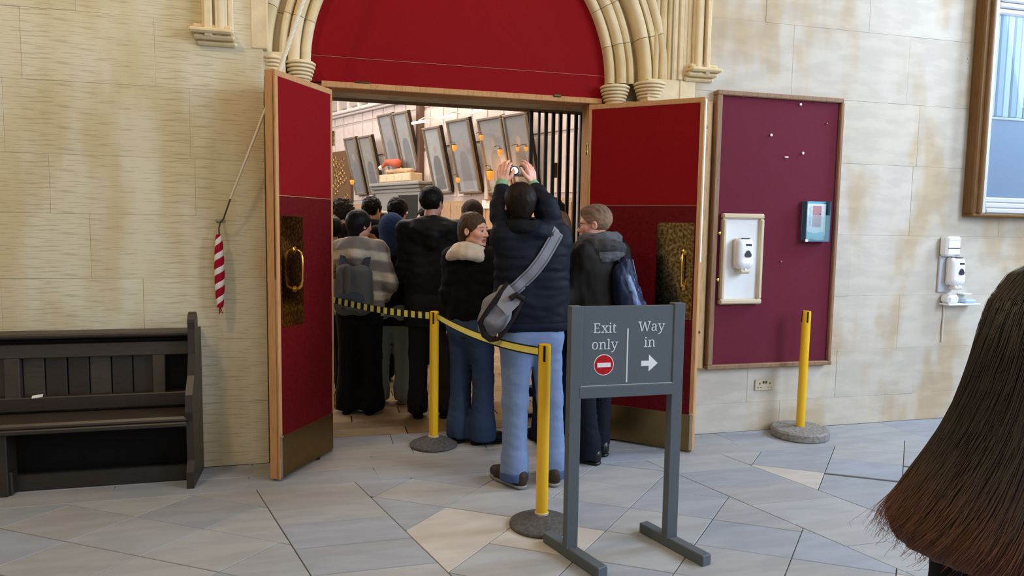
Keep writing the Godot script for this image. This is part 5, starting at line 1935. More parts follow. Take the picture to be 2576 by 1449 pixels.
	# shoes
	var shc: Material = sp.get("shoes", cloth("shoe_black", c8(24, 22, 22), 0.5))
	for J in [L, R]:
		var d: Vector3 = (J.toe - J.ank)
		d.y = 0
		d = d.normalized()
		var heel: Vector3 = Vector3(J.ank.x, 0.045, J.ank.z) - d * 0.055
		var ball: Vector3 = Vector3(J.ank.x, 0.042, J.ank.z) + d * 0.12
		var sb := [[heel, ball, 0.040, 0.046], [heel + Vector3(0, 0.035, 0), heel + Vector3(0, 0.05, 0) + d * 0.06, 0.038, 0.04], [ball, ball + d * 0.06, 0.044, 0.034]]
		var sh := soft(sb, 0.012, 0.03, s, [[Vector3(0, 0.018, 0), Vector3.DOWN]], 0.002, Vector3(30, 30, 30))
		obj("shoe", soft_mesh([[sh[0], sh[1]]]), shc, o)
		var so := soft([[heel + Vector3(0, -0.02, 0), ball + Vector3(0, -0.02, 0), 0.043, 0.049], [ball + Vector3(0, -0.02, 0), ball + Vector3(0, -0.02, 0) + d * 0.062, 0.047, 0.037]], 0.012, 0.02, s, [[Vector3(0, 0.024, 0), Vector3.UP], [Vector3(0, 0.001, 0), Vector3.DOWN]])
		obj("shoe_sole", soft_mesh([[so[0], so[1]]]), sp.get("soles", shc), o)
	# top: jacket or coat
	if sp.has("top"):
		var T: Dictionary = sp.top
		var hem: float = T.get("hem", 0.86)
		var b := g
		var tf := Vector3(1, 1, 1.28)
		var rg: float = T.get("rings", 0.0)
		var ra: float = T.get("ring_amp", 0.0)
		var jb := [
			[Vector3(-0.075, 1.33, -0.01), Vector3(-0.07, 1.08, 0), 0.135 * b, 0.135 * b, tf, rg * 2.0, ra], [Vector3(0.075, 1.33, -0.01), Vector3(0.07, 1.08, 0), 0.135 * b, 0.135 * b, tf, rg * 2.0, ra],
			[Vector3(-0.07, 1.10, 0), Vector3(-0.072, hem - 0.03, 0), 0.135 * b, T.get("flare", 0.135) * b, tf, rg * 2.0, ra], [Vector3(0.07, 1.10, 0), Vector3(0.072, hem - 0.03, 0), 0.135 * b, T.get("flare", 0.135) * b, tf, rg * 2.0, ra],
			[Vector3(0, 1.30, 0), Vector3(0, hem - 0.03, 0), 0.13 * b, 0.12 * b, tf],
			[Vector3(-0.05, 1.44, -0.015), Vector3(0.05, 1.44, -0.015), 0.075, 0.075]]
		for J in [L, R]:
			jb.append([Vector3(0, 1.42, -0.01), J.sh, 0.078, 0.078 * b])
			jb.append([J.sh, J.el, 0.076 * b * T.get("sleeve", 1.0), 0.062 * b * T.get("sleeve", 1.0), Vector3.ONE, rg, ra])
			var cuff: Vector3 = J.el.lerp(J.wr, T.get("cuff", 0.97))
			jb.append([J.el, cuff, 0.062 * b * T.get("sleeve", 1.0), 0.048 * b * T.get("sleeve", 1.0), Vector3.ONE, rg, ra])
		if T.get("collar", true):
			for i in 8:
				var a0 := TAU * i / 8
				var a1 := TAU * (i + 1) / 8
				jb.append([Vector3(cos(a0) * 0.075, 1.475 - 0.02 * sin(a0), -0.02 + sin(a0) * 0.07), Vector3(cos(a1) * 0.075, 1.475 - 0.02 * sin(a1), -0.02 + sin(a1) * 0.07), 0.03, 0.03])
		for q in T.get("extra", []):
			jb.append(q)
		var j := soft(jb, c, T.get("k", 0.05), s, [[Vector3(0, hem, 0), Vector3.DOWN]], T.get("fold", 0.009), T.get("fold_scale", Vector3(8, 16, 8)))
		sp["_field"] = j[2]
		if T.has("tint"):
			var cols := PackedColorArray()
			for p in j[0]:
				cols.append(T.tint.call(p / s))
			obj(T.get("name", "jacket"), soft_mesh([[j[0], j[1], cols]]), tinted_mat(), o)
		else:
			obj(T.get("name", "jacket"), soft_mesh([[j[0], j[1]]]), T.mat, o)
	# hair, hat or hood
	if sp.has("hair"):
		var H: Dictionary = sp.hair
		var hcell: float = H.get("cell", 0.009)
		var drop: float = H.get("drop", 0.0)
		var F := Field.new(Vector3(-0.17, -0.13 - drop, -0.19), Vector3(0.17, 0.19, 0.15), hcell)
		hair_shell(F, H.get("tight", 0.008))
		for q in H.get("bones", []):
			F.bone(q[0], q[1], q[2], q[3], 0.03)
		for q in H.get("balls", []):
			F.ball(q[0], q[1], 0.02)
		F.rough(wrinkle, H.get("amp", 0.006), H.get("scale", Vector3(70, 14, 70)))
		F.ball(Vector3(0, -0.045, 0.085), Vector3(0.070, H.get("brow_line", 0.105), 0.075), 0.01, true)
		if H.get("short", true):
			for e in [-1.0, 1.0]:
				F.ball(Vector3(e * 0.085, -0.02, 0.0), Vector3(0.03, 0.042, 0.028), 0.008, true)
			F.cut_plane(Vector3(0, -0.075, -0.08), Vector3(0, -1, 0.25).normalized())
		var n := F.net()
		var hm2: MeshInstance3D
		if H.has("tint"):
			var cols := PackedColorArray()
			for p in n[0]:
				cols.append(H.tint.call(p))
			hm2 = obj(H.get("name", "hair"), soft_mesh([[n[0], n[1], cols]]), tinted_mat(), o)
		else:
			hm2 = obj(H.get("name", "hair"), soft_mesh([n]), H.mat, o)
		hm2.transform = hx
	sp["_hx"] = hx
	sp["_s"] = s
	sp["_L"] = L
	sp["_R"] = R
	return o

# world point of the cloth surface met going along dir from p (local to the person)
func surf(F: Field, p: Vector3, dir: Vector3) -> Vector3:
	var q := p
	for i in 200:
		var ii := ((q - F.o) / F.c).round()
		if ii.x >= 0 and ii.y >= 0 and ii.z >= 0 and ii.x < F.nx and ii.y < F.ny and ii.z < F.nz:
			if F.v[(int(ii.z) * F.ny + int(ii.y)) * F.nx + int(ii.x)] < 0.0:
				return q
		q += dir * 0.004
	return q

func hair_mat(key: String, c: Color) -> StandardMaterial3D:
	return mat(key, c, 0.5, 0.0, noise_streak, Vector3(8, 2, 8), 0.02, noise_fine)

func build_people() -> void:
	photographer()
	woman_in_hood()
	scarf_man()
	crowd()
	foreground_woman()

func photographer() -> void:
	var navy := cloth("puffer_navy", c8(24, 29, 42), 0.62)
	var jeans := cloth("jeans_light", c8(140, 162, 204), 0.85)
	var sp := {
		"label": "person from behind in a navy padded jacket and light jeans, holding a camera overhead", "at": Vector3(1.20, 0, -4.08), "yaw": PI, "h": 1.83, "cell": 0.013, "bulk": 1.07,
		"look": 0.0, "nod": -0.3, "skin": c8(228, 172, 150), "head_at": Vector3(0.075, 1.635, 0.03),
		"left": {"sh": Vector3(0.155, 1.43, 0.0), "el": Vector3(0.155, 1.60, 0.11), "wr": Vector3(0.135, 1.755, 0.20), "ank": Vector3(0.09, 0.085, -0.02), "knee": Vector3(0.088, 0.50, 0.0), "toe": Vector3(0.165, 0.03, 0.14)},
		"right": {"sh": Vector3(-0.15, 1.43, 0.0), "el": Vector3(-0.075, 1.625, 0.0), "wr": Vector3(-0.05, 1.755, 0.18), "ank": Vector3(-0.145, 0.085, -0.02), "knee": Vector3(-0.125, 0.50, 0.0), "toe": Vector3(-0.18, 0.03, 0.15)},
		"hands": [[1, Vector3(-0.12, 1, 0.15), Vector3(-0.8, 0.1, -0.6), [0.55, 0.5, 0.5, 0.55], 0.6, 0.0035], [-1, Vector3(0.10, 1, 0.15), Vector3(0.8, 0.1, -0.6), [-0.55, -0.5, -0.5, -0.55], -0.6, 0.0035]],
		"legs": {"mat": jeans, "w": 1.0, "fold": 0.0045, "cuff": cloth("jeans_turn_up", c8(82, 104, 150)), "flare": 1.05},
		"shoes": cloth("shoe_brown", c8(72, 58, 46), 0.5), "soles": cloth("sole_pale", c8(168, 164, 158), 0.6),
		"top": {"mat": navy, "name": "padded_jacket", "hem": 0.925, "rings": 2.0, "ring_amp": 0.006, "fold": 0.010, "cuff": 0.80, "sleeve": 0.92, "fold_scale": Vector3(5, 20, 5)},
		"hair": {"mat": hair_mat("hair_dark_brown", c8(30, 22, 17)), "tight": 0.012, "short": false, "drop": 0.02, "bones": [[Vector3(0, -0.02, -0.07), Vector3(0, -0.09, -0.06), 0.06, 0.05]]},
	}
	var o := person(sp)
	var s: float = sp._s
	var F: Field = sp._field
	# green cuffs of the jumper below, and the dark fold of the hood
	for q in [sp._L, sp._R]:
		var a: Vector3 = q.el.lerp(q.wr, 0.72) * s
		var b: Vector3 = q.el.lerp(q.wr, 0.99) * s
		var cu := soft([[a, b, 0.043, 0.041]], 0.008, 0.01, 1.0, [], 0.002, Vector3(40, 40, 40))
		obj("jumper_cuff", soft_mesh([[cu[0], cu[1]]]), cloth("cuff_green", c8(156, 204, 164)), o, "pale green jumper cuff")
	var hb := []
	for i in 14:
		var t := TAU * i / 14.0
		var t2 := TAU * (i + 1) / 14.0
		hb.append([Vector3(0.05 + cos(t) * 0.082, 1.515 - 0.012 * sin(t), -0.005 - sin(t) * 0.085), Vector3(0.05 + cos(t2) * 0.082, 1.515 - 0.012 * sin(t2), -0.005 - sin(t2) * 0.085), 0.034, 0.034])
	var hd := soft(hb, 0.012, 0.03, s, [], 0.008, Vector3(10, 24, 10))
	obj("collar", soft_mesh([[hd[0], hd[1]]]), cloth("hood_dark", c8(26, 28, 34), 0.8), o)
	# jacket waistband
	var wb := soft([[Vector3(-0.078, 0.945, 0), Vector3(0.078, 0.945, 0), 0.162, 0.162, Vector3(1, 1, 1.25)]], 0.013, 0.02, s, [[Vector3(0, 0.968, 0), Vector3.UP], [Vector3(0, 0.915, 0), Vector3.DOWN]])
	obj("waistband", soft_mesh([[wb[0], wb[1]]]), cloth("band_navy", c8(22, 28, 46), 0.7), o)
	# camera between the hands
	var cam := thing("camera", "small silver camera with an added glowing round disc held high above the crowd", "camera", Vector3(1.20 - 0.043, 1.755 * s + 0.085, -4.08 - 0.225))
	cam.rotation = Vector3(-0.25, 0, 0)
	var cb := obj("body", boxm(Vector3(-0.052, -0.032, -0.014), Vector3(0.052, 0.032, 0.014), 0.008), mat("camera_silver", c8(190, 184, 178), 0.3, 0.6), cam)
	var st := ST()
	lathe(st, [Vector2(0.026, 0), Vector2(0.028, 0.004), Vector2(0.025, 0.006), Vector2(0.022, 0.004)], Vector3.ZERO, 24, Transform3D(Basis(Vector3(1, 0, 0), PI / 2), Vector3(-0.018, 0.0, 0.013)))
	obj("rim", done(st), mat("camera_black", c8(26, 26, 28), 0.4), cb)
	var em := StandardMaterial3D.new()
	em.resource_name = "bright_disc_glow"
	em.albedo_color = c8(240, 240, 240)
	em.emission_enabled = true
	em.emission = c8(255, 250, 244)
	em.emission_energy_multiplier = 0.9
	st = ST()
	lathe(st, [Vector2(0.0225, 0), Vector2(0.022, 0.0025), Vector2(0, 0.003)], Vector3.ZERO, 24, Transform3D(Basis(Vector3(1, 0, 0), PI / 2), Vector3(-0.018, 0.0, 0.014)))
	obj("bright_disc", done(st), em, cb)  # glowing disc added for a bright round spot
	obj("dial", boxm(Vector3(0.018, 0.028, -0.008), Vector3(0.038, 0.038, 0.008), 0.003), mat("camera_black", CLEAR), cb)
	# shoulder bag: strap across the back, bag at the left hip
	var base := Vector3(1.20, 0, -4.08)
	var W := func(p: Vector3) -> Vector3:
		return base + Vector3(-p.x, p.y, -p.z)
	var bag := thing("shoulder_bag", "grey canvas shoulder bag with dark trim hanging across the padded jacket", "bag", W.call(Vector3(0.25, 0.93, -0.1)))
	var grey := cloth("bag_grey", c8(150, 150, 158), 0.8)
	var trim := cloth("bag_trim", c8(50, 42, 44), 0.7)
	var pts := []
	var ups := []
	for i in 25:
		var t := i / 24.0
		var x := lerpf(-0.125, 0.17, t)
		var y := lerpf(1.545, 1.19, t) - 0.035 * sin(PI * t)
		var q := surf(F, Vector3(x, y, -0.45), Vector3(0, 0, 1))
		pts.append(W.call(q + Vector3(0, 0, -0.008)))
		ups.append(Vector3(0.737, 0.675, 0.0) * Vector3(-1, 1, 1))
	# smooth the strap so that it spans the quilting
	for it in 3:
		var sm := pts.duplicate()
		for i in range(1, 24):
			sm[i] = (pts[i - 1] + pts[i] * 2.0 + pts[i + 1]) / 4.0
			sm[i].z = maxf(sm[i].z, pts[i].z - 0.004)
		pts = sm
	var full := [pts[0] + Vector3(0.012, 0.03, -0.05), pts[0] + Vector3(0.006, 0.014, -0.014)]
	full.append_array(pts)
	var fups := [ups[0], ups[0]]
	fups.append_array(ups)
	st = ST()
	ribbon(st, full, fups, 0.075, 0.006)
	wpart("strap", done(st), grey, bag)
	for e in [0.026, -0.026]:
		st = ST()
		var p2 := []
		for i in 25:
			p2.append(pts[i] + Vector3(-0.737, 0.675, 0) * e + Vector3(0, 0, 0.003))
		tube(st, p2, 0.0028, -1, 6)
		wpart("strap_seam", done(st), cloth("bag_seam", c8(104, 102, 108), 0.8), bag)
	var bf := [[Vector3(0.20, 1.19, -0.10), Vector3(0.27, 1.04, -0.08), 0.045, 0.07], [Vector3(0.25, 1.12, -0.06), Vector3(0.27, 0.98, -0.04), 0.06, 0.06], [Vector3(0.19, 1.14, -0.13), Vector3(0.22, 1.02, -0.13), 0.045, 0.045]]
	var bl := soft(bf, 0.012, 0.04, 1.0, [], 0.012, Vector3(9, 9, 9))
	var tr := Transform3D(Basis(Vector3.UP, PI), base)
	wpart("bag_body", soft_mesh([[bl[0], bl[1], null, tr]]), grey, bag)
	# the flap corner standing up, and the dark piping
	st = ST()
	var fl := [W.call(Vector3(0.115, 1.15, -0.20)), W.call(Vector3(0.19, 1.255, -0.155)), W.call(Vector3(0.255, 1.13, -0.165)), W.call(Vector3(0.20, 1.07, -0.195))]
	for dz in [0.0, 0.006]:
		quad(st, fl[0] + Vector3(0, 0, dz), fl[1] + Vector3(0, 0, dz), fl[2] + Vector3(0, 0, dz), fl[3] + Vector3(0, 0, dz), Vector3(0, 0, 1 if dz > 0 else -1))
	wpart("flap", done(st), cloth("bag_grey_light", c8(166, 166, 174), 0.8), bag)
	st = ST()
	tube(st, [fl[1], W.call(Vector3(0.30, 1.10, -0.15)), W.call(Vector3(0.335, 1.02, -0.10)), W.call(Vector3(0.31, 0.945, -0.10)), W.call(Vector3(0.27, 0.92, -0.12))], 0.014, 0.02, 8)
	tube(st, [fl[0], W.call(Vector3(0.16, 1.06, -0.20)), W.call(Vector3(0.20, 0.99, -0.185)), W.call(Vector3(0.24, 0.93, -0.15)), W.call(Vector3(0.27, 0.92, -0.12))], 0.010, 0.014, 8)
	wpart("piping", done(st), trim, bag)
	st = ST()
	tube(st, [W.call(Vector3(0.105, 1.165, -0.205)), W.call(Vector3(0.15, 1.19, -0.20)), W.call(Vector3(0.185, 1.165, -0.195))], 0.017, 0.017, 10)
	wpart("strap_buckle", done(st), trim, bag)

func woman_in_hood() -> void:
	var black := cloth("coat_black", c8(18, 17, 18), 0.8)
	var cream := cloth("hood_cream", c8(240, 222, 202), 0.95)
	var hairm := hair_mat("hair_ash_brown", c8(74, 58, 44))
	var sp := {
		"label": "person in a dark jacket with a cream lined hood, face turned right beside the photographer", "at": Vector3(1.015, 0, -4.98), "yaw": PI - 0.75, "head_scale": 1.07, "h": 1.655, "fem": true, "cell": 0.015, "bulk": 0.97, "head_cell": 0.004,
		"look": -1.62, "nod": 0.0, "skin": c8(226, 170, 142), "lips": c8(168, 92, 86), "brow": c8(78, 56, 44),
		"left": {"el": Vector3(0.19, 1.14, -0.03), "wr": Vector3(0.17, 0.95, 0.10), "ank": Vector3(0.085, 0.085, -0.02)}, "right": {"el": Vector3(-0.26, 1.14, -0.02), "wr": Vector3(-0.20, 1.0, 0.14), "ank": Vector3(-0.11, 0.085, 0.0), "toe": Vector3(-0.20, 0.03, 0.10)},
		"hands": [[-1, Vector3(0.3, -0.4, 1), Vector3(1, 0.2, 0), [0.3, 0.3, 0.35, 0.4], 0.3]],
		"legs": {"mat": cloth("jeans_mid", c8(62, 82, 116)), "w": 1.06, "flare": 1.28, "fold": 0.006, "hem": 0.03},
		"top": {"mat": black, "hem": 0.905, "fold": 0.012, "sleeve": 1.05},
		"hair": {"mat": hairm, "name": "hair", "tight": 0.006, "short": false, "drop": 0.10, "cell": 0.007, "brow_line": 0.098, "bones": [[Vector3(0, -0.02, -0.075), Vector3(-0.01, -0.13, -0.06), 0.058, 0.05], [Vector3(0.06, 0.0, -0.05), Vector3(0.05, -0.12, -0.03), 0.03, 0.03]], "scale": Vector3(90, 18, 90)},
	}
	var o := person(sp)
	var s: float = sp._s
	# hood lying open on the shoulders
	var hb := []
	for i in 10:
		var t := lerpf(-0.35, PI + 0.35, i / 10.0)
		var t2 := lerpf(-0.35, PI + 0.35, (i + 1) / 10.0)
		for r in 2:
			var rr := 0.115 + 0.045 * r
			var yy := 1.455 - 0.045 * r
			hb.append([Vector3(cos(t) * rr, yy + 0.05 * sin(t), -0.01 - sin(t) * rr * 0.85), Vector3(cos(t2) * rr, yy + 0.05 * sin(t2), -0.01 - sin(t2) * rr * 0.85), 0.036, 0.036])
	var hd := soft(hb, 0.012, 0.03, s, [], 0.008, Vector3(12, 12, 12))
	obj("hood_lining", soft_mesh([[hd[0], hd[1]]]), cream, o, "cream fleece hood lining")
	# striped jumper hem showing under the jacket
	for k in 4:
		var y := 0.895 - 0.022 * k
		var wb := soft([[Vector3(-0.07, y, 0), Vector3(0.07, y, 0), 0.142, 0.142, Vector3(1, 1, 1.22)]], 0.012, 0.01, s, [[Vector3(0, y + 0.011, 0), Vector3.UP], [Vector3(0, y - 0.011, 0), Vector3.DOWN]])
		obj("jumper_hem", soft_mesh([[wb[0], wb[1]]]), cloth("hem_pale", c8(206, 186, 178)) if k % 2 == 0 else cloth("hem_dark", c8(66, 46, 46)), o)

func scarf_man() -> void:
	var coat := cloth("coat_olive", c8(34, 29, 23), 0.7)
	var sp := {
		"label": "person with short fair hair, glasses and a thick grey scarf before the right door leaf", "at": Vector3(1.765, 0, -4.42), "yaw": PI + 0.55, "h": 1.715, "cell": 0.014, "bulk": 1.12, "head_cell": 0.004,
		"look": 0.55, "nod": 0.10, "skin": c8(220, 158, 138), "brow": c8(120, 92, 70), "head_at": Vector3(0.0, 1.632, 0.05),
		"left": {"el": Vector3(0.27, 1.14, 0.06), "wr": Vector3(0.20, 1.20, 0.28), "ank": Vector3(0.09, 0.085, -0.02)}, "right": {"el": Vector3(-0.27, 1.14, -0.06), "wr": Vector3(-0.24, 0.92, 0.04), "ank": Vector3(-0.11, 0.085, 0.05)},
		"hands": [[1, Vector3(0.1, 0.7, 0.5), Vector3(-1, 0.3, 0.2), [0.5, 0.6, 0.6, 0.7], 0.4, 0.005]],
		"legs": {"mat": cloth("jeans_black", c8(30, 34, 46)), "w": 1.0, "flare": 1.1, "fold": 0.006},
		"shoes": cloth("boot_black", c8(20, 20, 22), 0.35),
		"top": {"mat": coat, "hem": 0.80, "fold": 0.014, "sleeve": 1.06, "fold_scale": Vector3(9, 5, 9)},
		"hair": {"name": "hair", "tight": 0.004, "cell": 0.006, "amp": 0.005, "scale": Vector3(60, 40, 30), "balls": [[Vector3(0, 0.085, 0.0), Vector3(0.062, 0.042, 0.085)]],
			"tint": func(p: Vector3) -> Color:
				var f := clampf((p.y - 0.03) / 0.05, 0, 1)
				return lin(c8(136, 106, 82)).lerp(lin(c8(88, 72, 58)), f * (0.7 + 0.3 * sin(p.x * 260.0 + p.z * 90.0)))},
	}
	var o := person(sp)
	var s: float = sp._s
	# glasses
	var hx: Transform3D = sp._hx
	var st := ST()
	for e in [-1.0, 1.0]:
		tube(st, [Vector3(e * 0.083, 0.008, -0.005), Vector3(e * 0.080, 0.012, 0.03), Vector3(e * 0.062, 0.012, 0.088)], 0.0022, -1, 6)
		var ring := []
		for i in 17:
			var a := TAU * i / 16
			ring.append(Vector3(e * 0.036 + cos(a) * 0.026, 0.0 + sin(a) * 0.018, 0.094 - absf(cos(a) * 0.026 + 0.036 - 0.03) * 0.1))
		tube(st, ring, 0.0018, -1, 6)
	tube(st, [Vector3(-0.012, 0.003, 0.098), Vector3(0, 0.006, 0.101), Vector3(0.012, 0.003, 0.098)], 0.002, -1, 6)
	var gl := obj("glasses", done(st), mat("glasses_dark", c8(50, 36, 32), 0.3), o, "dark thin framed glasses")
	gl.transform = hx
	# scarf wound twice round the neck
	for r in 3:
		var sb := []
		var rr: float = [0.098, 0.125, 0.115][r]
		var y0: float = [1.525, 1.465, 1.415][r]
		for i in 14:
			var a := TAU * i / 14
			var a2 := TAU * (i + 1) / 14
			var f := func(t: float) -> Vector3:
				return Vector3(cos(t) * rr * 1.1, y0 + 0.02 * sin(t * 1.0 + r * 2.0) - 0.03 * sin(t) * (0.4 if r else 1.0), -0.005 + sin(t) * rr)
			sb.append([f.call(a), f.call(a2), 0.046, 0.046, Vector3.ONE])
		var sc := soft(sb, 0.011, 0.02, s, [], 0.012, Vector3(12, 42, 12))
		obj("scarf_wrap", soft_mesh([[sc[0], sc[1]]]), cloth("scarf_grey_%d" % (r % 2), [c8(104, 106, 110), c8(78, 76, 76)][r % 2], 0.95), o, "grey woollen scarf" if r == 0 else "")
	# blue rucksack hanging from the right shoulder
	var bp := thing("rucksack", "blue and black nylon rucksack on the back of the scarfed person", "bag", sp.at, sp.yaw)
	var bb := [[Vector3(-0.070, 1.36, -0.15), Vector3(-0.120, 1.02, -0.20), 0.06, 0.115], [Vector3(0.000, 1.30, -0.17), Vector3(-0.050, 1.0, -0.22), 0.05, 0.09], [Vector3(-0.120, 1.0, -0.2), Vector3(-0.160, 0.90, -0.19), 0.10, 0.06]]
	var bl := soft(bb, 0.013, 0.05, s, [], 0.016, Vector3(22, 5, 22))
	obj("bag_body", soft_mesh([[bl[0], bl[1]]]), cloth("nylon_navy", c8(38, 46, 72), 0.45), bp)
	bb = [[Vector3(-0.020, 1.28, -0.215), Vector3(-0.070, 0.98, -0.30), 0.03, 0.05]]
	bl = soft(bb, 0.011, 0.03, s, [], 0.012, Vector3(30, 5, 30))
	obj("front_pocket", soft_mesh([[bl[0], bl[1]]]), cloth("nylon_blue", c8(104, 126, 176), 0.4), bp, "pale blue front pocket")
	for k in 3:
		st = ST()
		tube(st, [Vector3(-0.050 - 0.035 * k, 1.40, -0.19) * s, Vector3(-0.100 - 0.035 * k, 1.2, -0.255 + 0.02 * k) * s, Vector3(-0.145 - 0.03 * k, 1.0, -0.29 + 0.035 * k) * s], 0.005, 0.005, 6)
		obj("seam", done(st), cloth("nylon_trim", c8(150, 164, 190), 0.4), bp)
	st = ST()
	ribbon(st, [Vector3(-0.030, 1.38, -0.16) * s, Vector3(-0.040, 1.50, -0.06) * s, Vector3(-0.030, 1.46, 0.08) * s, Vector3(-0.050, 1.25, 0.17) * s], [Vector3(1, 0, 0), Vector3(1, 0, 0), Vector3(1, 0, 0), Vector3(1, 0, 0)], 0.05, 0.012)
	obj("shoulder_strap", done(st), cloth("nylon_black", c8(24, 24, 28), 0.5), bp)

func crowd() -> void:
	var black := cloth("coat_black", CLEAR)
	var hb := hair_mat("hair_black", c8(20, 17, 16))
	var hold := {"el": Vector3(0.21, 1.13, 0.04), "wr": Vector3(0.11, 1.08, 0.24)}
	var hold_r := {"el": Vector3(-0.21, 1.13, 0.04), "wr": Vector3(-0.11, 1.08, 0.24)}
	# tall one in the dark parka
	person({"label": "tallest person in the crowd, dark hair and black parka, seen from behind", "at": Vector3(0.84, 0, -5.74), "yaw": PI - 0.15, "h": 1.885, "bulk": 0.98, "cell": 0.017, "look": -0.5, "skin": c8(196, 140, 120), "left": hold, "right": hold_r,
		"legs": {"mat": cloth("trousers_grey", c8(44, 44, 46))}, "top": {"mat": cloth("parka_black", c8(30, 30, 29), 0.6), "name": "parka", "hem": 0.70, "flare": 0.145, "fold": 0.014,
			"extra": [[Vector3(-0.10, 1.44, -0.09), Vector3(0.10, 1.44, -0.09), 0.07, 0.07], [Vector3(0, 1.40, -0.12), Vector3(0, 1.33, -0.12), 0.07, 0.05]]},
		"hair": {"mat": hb, "tight": 0.012, "amp": 0.006, "scale": Vector3(60, 40, 60)}})
	# blue hood
	var bh := person({"label": "person in a round blue knitted hood between the striped hoodie and the black parka", "at": Vector3(0.56, 0, -6.25), "yaw": PI - 0.2, "h": 1.63, "bulk": 1.05, "skin": c8(200, 150, 130), "left": hold, "right": hold_r,
		"legs": {"mat": cloth("trousers_sage", c8(150, 162, 150)), "w": 1.1}, "shoes": cloth("trainer_grey", c8(150, 146, 138)), "top": {"mat": cloth("coat_charcoal", c8(28, 26, 32)), "hem": 0.75},
		"hair": {"mat": cloth("knit_blue", c8(62, 84, 128), 0.95), "name": "knitted_hood", "tight": 0.032, "short": false, "drop": 0.1, "amp": 0.006, "scale": Vector3(30, 60, 30), "bones": [[Vector3(0, 0, -0.03), Vector3(0, -0.14, -0.05), 0.10, 0.115]], "brow_line": 0.085}})
	# striped hoodie with rucksack
	var cream := lin(c8(206, 192, 168))
	var taupe := lin(c8(126, 116, 106))
	var sp := {"label": "person in a cream and grey striped hoodie and black trousers beside the left door leaf", "at": Vector3(0.27, 0, -5.96), "yaw": PI - 0.3, "h": 1.68, "bulk": 1.06, "cell": 0.015, "look": -0.7, "skin": c8(198, 140, 112), "fem": true, "left": hold, "right": {"el": Vector3(-0.27, 1.14, -0.02), "wr": Vector3(-0.18, 1.0, 0.16)},
		"legs": {"mat": cloth("trousers_black", c8(18, 18, 19)), "w": 1.18, "flare": 1.25}, "top": {"name": "striped_hoodie", "hem": 0.86, "fold": 0.010,
			"tint": func(p: Vector3) -> Color:
				var q := fposmod(p.y + absf(p.x) * 0.15, 0.17)
				return taupe.lerp(cream, smoothstep(0.0, 0.02, q) * (1.0 - smoothstep(0.07, 0.09, q))),
			"extra": [[Vector3(-0.10, 1.43, -0.09), Vector3(0.10, 1.43, -0.09), 0.065, 0.065], [Vector3(0, 1.39, -0.12), Vector3(0, 1.33, -0.12), 0.07, 0.05]]},
		"hair": {"mat": hb, "tight": 0.014, "short": false, "drop": 0.02, "bones": [[Vector3(0, 0, -0.06), Vector3(0, -0.08, -0.06), 0.07, 0.05]]}}
	var so := person(sp)
	var s2: float = sp._s
	var sb := soft([[Vector3(-0.12, 1.47, 0.04), Vector3(0.0, 1.46, 0.10), 0.05, 0.05], [Vector3(0, 1.46, 0.10), Vector3(0.12, 1.47, 0.04), 0.05, 0.05], [Vector3(-0.09, 1.52, 0.06), Vector3(-0.03, 1.54, 0.10), 0.04, 0.04]], 0.014, 0.03, s2, [], 0.016, Vector3(30, 30, 30))
	obj("neck_scarf", soft_mesh([[sb[0], sb[1]]]), cloth("scarf_rust", c8(168, 112, 70), 0.95), so, "rust brown scarf")
	var bp := thing("rucksack", "dark grey rucksack worn over the striped hoodie", "bag", sp.at, sp.yaw)
	var bl := soft([[Vector3(-0.07, 1.22, -0.20), Vector3(-0.07, 0.98, -0.21), 0.09, 0.10], [Vector3(0.07, 1.22, -0.20), Vector3(0.07, 0.98, -0.21), 0.09, 0.10]], 0.015, 0.05, s2, [], 0.008, Vector3(12, 12, 12))
	obj("bag_body", soft_mesh([[bl[0], bl[1]]]), cloth("ruck_grey", c8(112, 112, 112)), bp)
	bl = soft([[Vector3(-0.06, 1.03, -0.275), Vector3(0.06, 1.03, -0.275), 0.06, 0.06]], 0.014, 0.03, s2, [], 0.006, Vector3(12, 12, 12))
	obj("front_pocket", soft_mesh([[bl[0], bl[1]]]), cloth("ruck_blue", c8(80, 88, 100)), bp)
	bl = soft([[Vector3(0.03, 1.28, -0.27), Vector3(0.03, 0.96, -0.285), 0.035, 0.04]], 0.014, 0.02, s2, [], 0.006, Vector3(12, 12, 12))
	obj("centre_panel", soft_mesh([[bl[0], bl[1]]]), cloth("ruck_taupe", c8(104, 98, 92)), bp)
	for e in [-1.0, 1.0]:
		var st := ST()
		ribbon(st, [Vector3(e * 0.10, 1.26, -0.2) * s2, Vector3(e * 0.11, 1.42, -0.1) * s2, Vector3(e * 0.11, 1.45, 0.02) * s2, Vector3(e * 0.12, 1.28, 0.15) * s2], [Vector3(1, 0, 0), Vector3(1, 0, 0), Vector3(1, 0, 0), Vector3(1, 0, 0)], 0.045, 0.012)
		obj("shoulder_strap", done(st), cloth("ruck_blue", CLEAR), bp)
	# grey hood at the far left
	person({"label": "person in a grey green jacket half hidden behind the left door leaf", "at": Vector3(0.05, 0, -6.72), "yaw": PI, "h": 1.62, "bulk": 1.1, "look": 0.4, "left": hold, "right": hold_r, "legs": {"mat": cloth("trousers_black", CLEAR)}, "top": {"mat": cloth("jacket_sage", c8(106, 110, 102)), "hem": 0.8},
		"hair": {"mat": hb, "tight": 0.012}})
